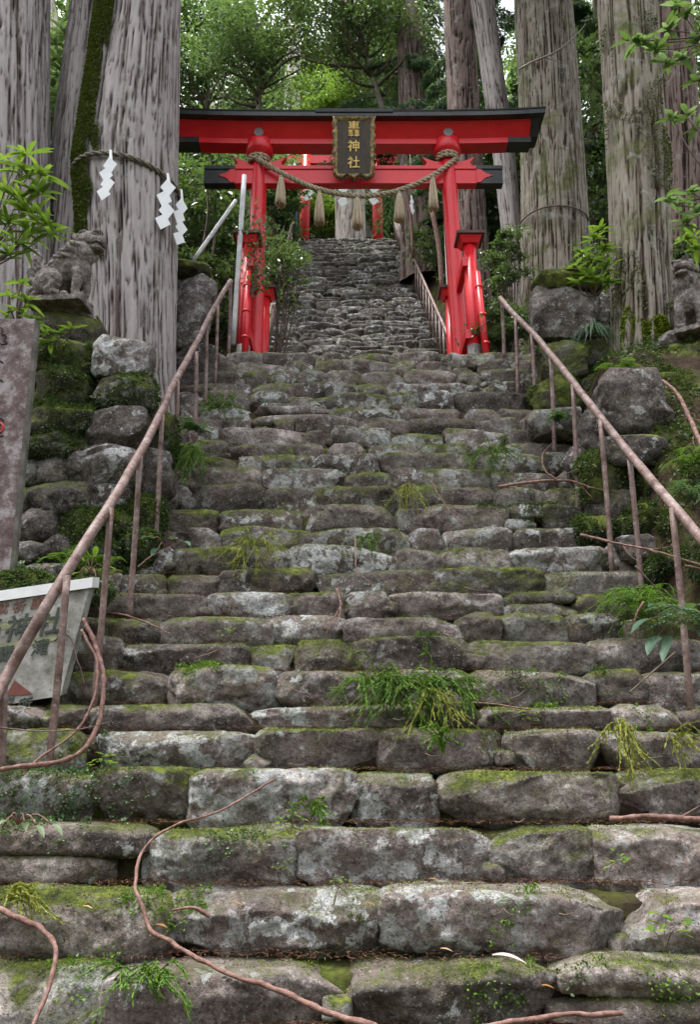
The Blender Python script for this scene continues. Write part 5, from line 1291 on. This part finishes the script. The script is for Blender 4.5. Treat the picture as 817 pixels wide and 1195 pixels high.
cedar_spray('yellowing end of the big cedar heap, hanging at its right side', 512, 812, sy_(820) - .14, .20, 14, 'frond_yellow', 2, (.2, -.3, -.9), .5, w=.06)
cedar_spray('yellow green cedar sprig drooping over a step near the left centre', 297, 636, sy_(650) - .10, .24, 22, 'frond_yellow', 3, (.0, -.3, -.4), .9)
cedar_spray('pale yellow cedar sprig hanging on the middle steps', 478, 570, sy_(575) - .08, .24, 14, 'frond_yellow', 4, (.0, -.3, -.7), .7)
cedar_spray('yellow cedar sprig hanging down on the right lower steps', 722, 846, sy_(860) - .10, .24, 14, 'frond_yellow', 5, (0, -.3, -.9), .6)
cedar_spray('small upright green cedar sprig on the lower steps below the big heap', 517, 880, sy_(880) - .08, .17, 9, 'frond', 6, (-.1, -.2, .7), .5)
cedar_spray('flat green cedar sprig lying on the tread at bottom left', 150, 1148, sy_(1148) - .02, .24, 16, 'frond', 7, (.7, -.2, .15), .5, w=.1)
cedar_spray('yellow green cedar sprig at the far left edge of the lower steps', 10, 1050, sy_(1055) - .04, .20, 14, 'frond_yellow', 8, (.9, -.3, .1), .4)
cedar_spray('cedar sprig caught beside the left centre of the upper lower steps', 575, 530, sy_(540) - .06, .26, 26, 'frond', 9, (0, -.2, -.3), 1.0, w=.05)
cedar_spray('green cedar foliage hanging like a beard beside the left handrail', 222, 522, sy_(560) - .05, .26, 46, 'frond', 10, (0, -.3, -.8), .5, w=.08)
cedar_spray('green spray of cedar left of the steps above the beard like one', 262, 478, sy_(480) - .05, .24, 30, 'frond', 11, (0, -.3, .1), .9, w=.08)
cedar_spray('small cedar sprig near the centre of the steps', 425, 632, sy_(640) - .08, .12, 8, 'frond', 12, (.3, -.3, -.2), .6)
cedar_spray('cedar sprig in the tread to the right of the long bent twig', 362, 955, sy_(960) - .03, .10, 8, 'frond', 13, (.5, -.3, .3), .5)
cedar_spray('thick clump of hanging cedar foliage at the right foot of the handrail', 752, 690, sy_(715) - .02, .28, 46, 'frond', 14, (-.1, -.3, -.7), .6, w=.12)
cedar_spray('yellow green cedar bits at the right edge of the lower steps', 790, 862, sy_(870) - .05, .14, 9, 'frond_yellow', 15, (.4, -.3, -.2), .6)
# broad leaved plant at the lower right, blue green leaves by the left handrail
def broad_plant(label, root, tips, mat, seed, L, W_):
    r = np.random.default_rng(seed); t_ = thing('broad_leaved_plant', root, label, 'plant'); ml = MB(); ms = MB()
    for tp in tips:
        tp = np.array(tp); tube(ms, smooth_path([root, (np.array(root) + tp) / 2 + np.array([0, 0, .04]), tp], 8), .004, 5)
        d = tp - np.array(root); d[2] -= .3 * np.linalg.norm(d); d[1] -= .05; lance(ml, tp, d, L * r.uniform(.8, 1.1), W_ * r.uniform(.85, 1.1), .35, r.random(), segs=8)
    ms.build('stem', M['twig'], t_); ml.build('leaves', M[mat], t_)
broad_plant('plant with broad drooping pale green leaves at the right foot of the handrail', P(800, 728, 4.55), [P(775, 708, 4.5), P(762, 722, 4.5), P(782, 742, 4.45), P(768, 742, 4.45), P(804, 712, 4.5), P(815, 735, 4.4)], 'leaf_blue', 1, .16, .085)
broad_plant('blue green broad leaves resting on the steps behind the left handrail', P(192, 640, 5.6), [P(200, 630, 5.55), P(212, 632, 5.5), P(184, 640, 5.5), P(178, 628, 5.5)], 'leaf_blue', 2, .13, .07)
broad_plant('tuft of bright broad leaves at the foot of the boulder wall', P(105, 668, 5.3), [P(98, 655, 5.3), P(110, 650, 5.3), P(120, 662, 5.3), P(92, 668, 5.25), P(112, 675, 5.25)], 'leaf_lime', 3, .13, .05)
broad_plant('flat green leaves lying at the far left of the lower steps', P(20, 962, 3.7), [P(10, 958, 3.68), P(28, 960, 3.66), P(42, 963, 3.66), P(2, 966, 3.66), P(60, 962, 3.66)], 'leaf_mid', 4, .075, .035)
# seedlings
SEED = [(780, 1092, .075, 'largest seedling, at the right end of the second lowest tread'), (722, 1008, .045, 'seedling with pale leaves on the right of the fourth tread from the bottom'), (340, 958, .05, 'small seedling below the long pale stone left of centre'),
        (118, 893, .05, 'seedling at the foot of the lowest left handrail post'), (266, 737, .04, 'four leaved seedling on a pale stone left of centre'), (130, 885, .035, 'tiny seedling right of the lowest handrail post'),
        (618, 838, .05, 'feathery seedling under the short red twig on the right'), (395, 1028, .03, 'tiny seedling in a joint near the bottom centre'), (435, 640, .035, 'tiny seedling above the middle of the steps'), (330, 1012, .03, 'tiny plant beside the long bent twig')]
for k, (x, y, s_, lab) in enumerate(SEED):
    Y = foot_y(y) - .03; root = P(x, y + 6, Y); whorl_plant(lab, root, [root + np.array([0, -.01, s_ * 1.2]), root + np.array([s_ * .8, -.02, s_ * .7]), root + np.array([-s_ * .8, -.02, s_ * .6])], 'leaf_lime', 40 + k, s_ * .85, s_ * .45, (4, 6), 'seedling', .2, .0018, grp='seedlings on the steps')
# dark grass tuft on the squat pillar
r = np.random.default_rng(3); b = P(692, 385, 7.2); t_ = thing('grass_tuft', b, 'tuft of long dark drooping grass on the squat boulder pillar', 'grass tuft'); mb = MB()
for k in range(60):
    a = r.uniform(math.pi, 2 * math.pi); lance(mb, b + r.normal(size=3) * .02, (math.cos(a), math.sin(a) * .6, .5), r.uniform(.18, .36), .010, 1.3, r.random() * .6, segs=7)
mb.build('blades', M['leaf_blue'], t_)

# ------------------------------------------------------------------ twigs, roots and branches lying about
def twig(label, pts, r0, mat='twig', seed=0, dy=-.04, Y=None, r1=None, name='fallen_twig', cat='twig', forks=0, grp=None):
    path = [P(x, y, (foot_y(y) + dy) if Y is None else (Y if np.isscalar(Y) else Y[i])) for i, (x, y) in enumerate(pts)]
    n = max(24, len(pts) * 16); p = smooth_path(path, n); rr = np.random.default_rng(seed)
    p = p + fbm(p * 9, 2, seed)[:, None] * .008
    mb = MB(); tube(mb, p, np.linspace(r0, r1 if r1 else r0 * .45, n) * (1 + .35 * fbm(p * 26, 3, seed + 1)), 9)
    for k in range(forks):
        j = int(rr.integers(n // 4, n - 4)); d = p[j + 1] - p[j]; d /= np.linalg.norm(d); e_ = p[j] + (d + rr.normal(size=3) * .5) * rr.uniform(.08, .2); tube(mb, smooth_path([p[j], (p[j] + e_) / 2 + rr.normal(size=3) * .01, e_], 7), np.linspace(r0 * .45, r0 * .15, 7), 6)
    return tag(mb.build(name, M[mat], None, loc=path[0]), label, cat, grp)
twig('long reddish bent branch curving down the lowest steps to the bottom edge', [(440, 1200), (400, 1187), (340, 1163), (280, 1142), (225, 1113), (180, 1088), (160, 1050), (158, 1015), (172, 985), (205, 962), (260, 944), (322, 908)],
     .0100, 'twig', 1, Y=[2.75, 2.8, 2.85, 2.92, 3.0, 3.08, 3.15, 3.3, 3.45, 3.55, 3.68, 3.9], name='fallen_branch', cat='branch', r1=.004)
twig('reddish curved branch at the lower left edge', [(-10, 1060), (20, 1070), (48, 1083), (62, 1110), (58, 1150), (36, 1200)], .011, 'twig', 2, Y=[3.3, 3.25, 3.2, 3.1, 3.0, 2.9], name='fallen_branch', cat='branch', r1=.007)
twig('reddish branch lying along the bottom edge right of centre', [(555, 1200), (600, 1192), (660, 1184), (728, 1180)], .010, 'twig', 3, Y=[2.8, 2.82, 2.84, 2.86], name='fallen_branch', cat='branch', r1=.008)
twig('reddish branch lying on the tread at the right edge', [(712, 955), (760, 953), (830, 956)], .011, 'twig', 4, Y=[3.66, 3.66, 3.64], name='fallen_branch', cat='branch', r1=.012, forks=2)
twig('thick looping root hooked round the lowest left handrail posts', [(97, 722), (112, 752), (121, 790), (119, 830), (103, 868), (78, 886), (45, 893), (0, 898)], .013, 'twig', 5, Y=[4.65, 4.6, 4.5, 4.4, 4.3, 4.2, 4.1, 4.0], name='looping_root', cat='root', r1=.012)
twig('thinner looping root crossing the white sign to the ground', [(95, 735), (110, 765), (112, 800), (100, 838), (78, 862), (45, 885), (25, 905)], .008, 'twig', 6, Y=[4.6, 4.55, 4.45, 4.35, 4.25, 4.15, 4.05], name='looping_root', cat='root', r1=.006)
twig('thin dark tendril wound on the second left handrail post', [(62, 748), (75, 742), (84, 750), (92, 775), (98, 800)], .004, 'twig_dark', 7, Y=4.3, r1=.003, name='tendril', cat='tendril')
twig('dark thin stem crossing the foot of the left handrail', [(0, 850), (40, 853), (90, 852), (130, 842)], .004, 'twig_dark', 8, Y=[4.1, 4.1, 4.1, 4.15], name='tendril', cat='tendril')
twig('reddish forked branch lying on the middle right steps', [(582, 568), (610, 564), (640, 561), (668, 562), (690, 570)], .013, 'twig', 9, Y=[5.75, 5.8, 5.85, 5.9, 5.9], name='fallen_branch', cat='branch', forks=5)
twig('pale thin twig standing up from the branch on the middle right steps', [(650, 560), (636, 548), (634, 530), (646, 515), (640, 508)], .007, 'twig', 10, dy=-.04, forks=3)
twig('short leaning twig near the centre of the steps', [(503, 562), (516, 583), (531, 604)], .006, 'twig', 11, forks=1)
twig('slim pale twig leaning on a step left of centre', [(160, 662), (178, 648), (206, 634)], .006, 'twig', 12)
twig('long pale twig lying on a step behind the second handrail post', [(100, 712), (140, 718), (170, 727), (198, 740)], .0085, 'twig', 13, dy=-.06)
twig('crooked pale twig above the middle of the steps', [(416, 625), (414, 648), (420, 668), (436, 682)], .0065, 'twig', 14)
twig('short red twig lying on a tread beside the big cedar heap', [(549, 820), (585, 823), (621, 828)], .0075, 'twig', 15)
twig('long thin branch lying up the right bank beside the handrail', [(678, 624), (720, 634), (765, 643), (830, 662)], .011, 'twig', 16, Y=[5.45, 5.3, 5.1, 4.9], name='fallen_branch', cat='branch', forks=4)
twig('pinkish dead branch leaning on the rocks at the right edge', [(774, 444), (788, 456), (803, 482), (822, 525)], .013, 'twig', 17, Y=[5.6, 5.5, 5.35, 5.1], name='fallen_branch', cat='branch', r1=.015, forks=3)
twig('curved reddish stem below the ferns at the lower right', [(752, 702), (742, 722), (741, 755)], .008, 'twig', 18, Y=4.8)
twig('dark thin twig leaning across the lower right handrail post', [(742, 660), (770, 690), (800, 728)], .005, 'twig_dark', 19, Y=4.5)
twig('brown twig leaning against the step at lower right', [(788, 762), (765, 782), (735, 808)], .007, 'twig_dark', 20)
twig('red twig lying in the tread on the right below the ferns', [(800, 660), (817, 664), (830, 670)], .008, 'twig', 21, Y=4.9)
twig('small forked dead leaf stalk on a step at the centre', [(392, 688), (398, 705), (394, 728)], .008, 'twig', 22, forks=3)
twig('short pale twig in the tread at bottom left centre', [(245, 1068), (225, 1060), (200, 1062)], .009, 'twig', 23, Y=3.1)
twig('thin twig on the left of the lower middle steps', [(228, 768), (250, 760), (270, 748)], .004, 'twig', 24)
twig('thin bare branch sticking out of the stout corded cedar', [(607, 80), (622, 72), (650, 60), (672, 42), (684, 28)], .022, 'bark_pale', 25, Y=[11.2, 10.9, 10.7, 10.5, 10.4], name='bare_branch', cat='branch', r1=.006, forks=2)
r = np.random.default_rng(55)
for k in range(14):
    x = r.uniform(120, 760); y = r.uniform(500, 1150); a = r.normal() * .5; l = r.uniform(12, 34)
    twig('thin bit of brown twig lying on a tread', [(x, y), (x + l * .5 * math.cos(a), y + l * .5 * math.sin(a) * .5 + 2), (x + l * math.cos(a), y + l * math.sin(a) * .5)], r.uniform(.0025, .0045), 'twig_dark', 60 + k, dy=-.03, grp='bits of twig scattered over the treads')

# ------------------------------------------------------------------ fallen leaves
FL = [(575, 1120, .13, 'large pale upturned fallen leaf on the second lowest tread'), (514, 1112, .05, 'small orange leaf left of the large pale leaf'), (424, 1058, .05, 'reddish leaf on the right of the third lowest tread'),
      (180, 1084, .06, 'brown leaf in the tread inside the bend of the long branch'), (500, 1030, .05, 'brown leaf by the mossy stone on the lower right'), (106, 830, .06, 'reddish leaf on the mossy ledge left of centre'),
      (270, 1058, .05, 'tan leaf right of the long bent branch'), (95, 1062, .05, 'rusty leaf at the left end of the third lowest tread'), (560, 805, .03, 'tiny yellow leaf right of the big cedar heap'), (632, 1155, .05, 'tan leaf near the bottom right')]
for k, (x, y, s_, lab) in enumerate(FL):
    r = np.random.default_rng(k); mb = MB(); b = P(x, y, foot_y(y) - .02); b[2] += .015; a = r.uniform(-.6, .6)
    lance(mb, b, (math.cos(a), -.3, .1), s_, s_ * .4, .25, 1.0 if k == 0 else r.random() * .7, segs=8); tag(mb.build('fallen_leaf', M['fallen'], None, loc=b), lab, 'leaf', 'fallen leaves on the steps')

# ------------------------------------------------------------------ stuff: moss tufts, cover plants, needle litter
S = np.concatenate(STEP_S); r = np.random.default_rng(8)
nm = fbm(S[:, :3] * 2.4, 3, 12)
k = (S[:, 5] > .45) & (nm + r.normal(size=len(S)) * .06 > .02) | ((S[:, 5] > -.1) & (S[:, 4] < 0) & (nm > .30))
S1 = S[k]; S1 = S1[r.permutation(len(S1))[:110000]]
mb = MB(); leaves(mb, S1[:, :3] + S1[:, 3:6] * .001, .010, .006, S1[:, 3:6] * .5, -.02, 0, 5)
o = mb.build('moss', M['step_moss']); o['kind'] = 'stuff'; o['label'] = 'tufts of moss along the edges of the step stones'
# creeping small leaves in patches on the risers
PATCH = [(45, 915, .30, 'w'), (120, 925, .10, 'w'), (265, 985, .13, 'w'), (200, 1045, .14, 'g'), (175, 1040, .1, 'g'), (85, 1140, .12, 'g'), (420, 1112, .10, 'g'), (590, 1100, .10, 'g'), (620, 1105, .08, 'g'), (430, 995, .04, 'g'), (620, 1012, .09, 'g'), (700, 1105, .06, 'g'),
         (570, 1160, .1, 'g'), (640, 798, .16, 'g'), (700, 880, .06, 'g'), (770, 830, .12, 'g'), (225, 772, .12, 'g'), (600, 580, .22, 'd'), (640, 592, .16, 'd'), (560, 578, .1, 'd'), (330, 620, .1, 'd'), (260, 470, .2, 'd'), (500, 665, .08, 'g'),
         (520, 690, .1, 'd'), (480, 500, .14, 'd'), (420, 520, .12, 'd'), (250, 940, .06, 'w'), (20, 1000, .06, 'g'), (520, 950, .05, 'g'), (560, 925, .06, 'g'), (330, 460, .16, 'd'), (560, 455, .2, 'd'), (600, 500, .12, 'd'), (395, 575, .1, 'd'), (700, 770, .1, 'd'), (790, 1150, .08, 'g'), (260, 860, .06, 'g'), (300, 880, .06, 'w'), (130, 780, .06, 'g')]
r5 = np.random.default_rng(50)
for _ in range(70): PATCH.append((r5.uniform(150, 740), r5.uniform(440, 1160), r5.uniform(.035, .08), 'gd'[int(r5.random() < .5)]))
near = S[S[:, 5] > -.9]; sel = {'g': [], 'w': [], 'd': []}
pxs = 408.5 + FPX * near[:, 0] / (near[:, 1] * cP + near[:, 2] * sP); pys = 597.5 - FPX * (-near[:, 1] * sP + near[:, 2] * cP) / (near[:, 1] * cP + near[:, 2] * sP)
for (x, y, s_, t3) in PATCH:
    c = P(x, y, foot_y(y + 12)); d = np.linalg.norm((near[:, :3] - c) * np.array([.8, .8, 1.3]), axis=1) / s_
    k = (d + fbm(near[:, :3] * 14, 2, int(x)) * .8 < 1) & (near[:, 4] < .3); q = near[k]; sel[t3].append(q[r.permutation(len(q))[:int(5200 * s_)]])
for t3, mt, lab in (('g', 'frond', 'small fresh green cover plants in the joints of the steps'), ('w', 'cover', 'pale round leaved cover plants on the left lower risers'), ('d', 'cover_dark', 'dark small leaved cover plants on the middle steps')):
    q = np.concatenate(sel[t3]); mb = MB(); q2 = np.repeat(q, 2, 0); off = r.uniform(.002, .022, (len(q2), 1))
    leaves(mb, q2[:, :3] + q2[:, 3:6] * off + r.normal(size=(len(q2), 3)) * .004, .016 if t3 != 'w' else .015, .011 if t3 != 'w' else .014, q2[:, 3:6] * .7 + np.array([0, -.2, .2]), .0, .2, 6)
    o = mb.build('ground_cover', M[mt]); o['kind'] = 'stuff'; o['label'] = lab
# small leaves over the mossy wall stones
q = np.concatenate(MOSS_S); q = q[q[:, 4] < .5]; nm = fbm(q[:, :3] * 3.5, 3, 21); q = q[nm > -.12]
mb = MB(); leaves(mb, q[:, :3] + q[:, 3:6] * r.uniform(.002, .02, (len(q), 1)), .026, .015, q[:, 3:6] * .8, .2, .0, 7)
o = mb.build('ground_cover', M['cover_dark']); o['kind'] = 'stuff'; o['label'] = 'dark creeping leaves over the mossy wall stones'
# low cover and moss on the banks beside the lower steps
undergrowth('ground_cover', 'low ferny cover on the banks beside the lower steps', 'cover_dark', 60000, (-5, 5), (3.6, 10.4), .16, .05, .02, 35, thr=-.25, cor=-.05, freq=2.0, minh=.0)
undergrowth('ground_cover', 'bright mossy cover on the banks beside the gate', 'frond', 9000, (-5, 5), (4.6, 10.4), .12, .045, .02, 36, thr=.12, cor=-.05, freq=2.6, minh=.0)
undergrowth('ground_cover', 'dense dark ferny cover on the right bank between the rocks', 'cover_dark', 52000, (2.05, 5.2), (4.0, 9.6), .16, .045, .02, 37, thr=-.45, cor=-.1, freq=2.0, minh=.0)
undergrowth('ground_cover', 'dense dark cover at the foot of the left cedars', 'cover_dark', 30000, (-5.2, -1.75), (4.6, 9.6), .14, .045, .02, 38, thr=-.45, cor=-.1, freq=2.0, minh=.0)
# dry needles lying in the treads
n = 34000; k_ = r.integers(0, 14, n); yy = np.array([STEPS[i][1] for i in k_]); hh = np.array([STEPS[i][2] for i in k_]); ny = np.array([STEPS[i + 1][1] for i in k_])
u = r.random(n); y = yy + .03 + (ny - yy) * (1 - u ** 2 * .75); x = r.uniform(-2.4, 2.4, n); cl = fbm(np.stack([x * 4, y * 4, y * 0], -1), 3, 4)
pos = np.stack([x, y, hh + .004 + r.random(n) * .012], -1)[cl > -.12]
mb = MB(); leaves(mb, pos, .032, .0028, np.concatenate([r.normal(size=(len(pos), 2)), np.zeros((len(pos), 1))], 1) * 2, .0, 1.0, 9)
o = mb.build('needle_litter', M['needle']); o['kind'] = 'stuff'; o['label'] = 'reddish dry cedar needles gathered on the treads'
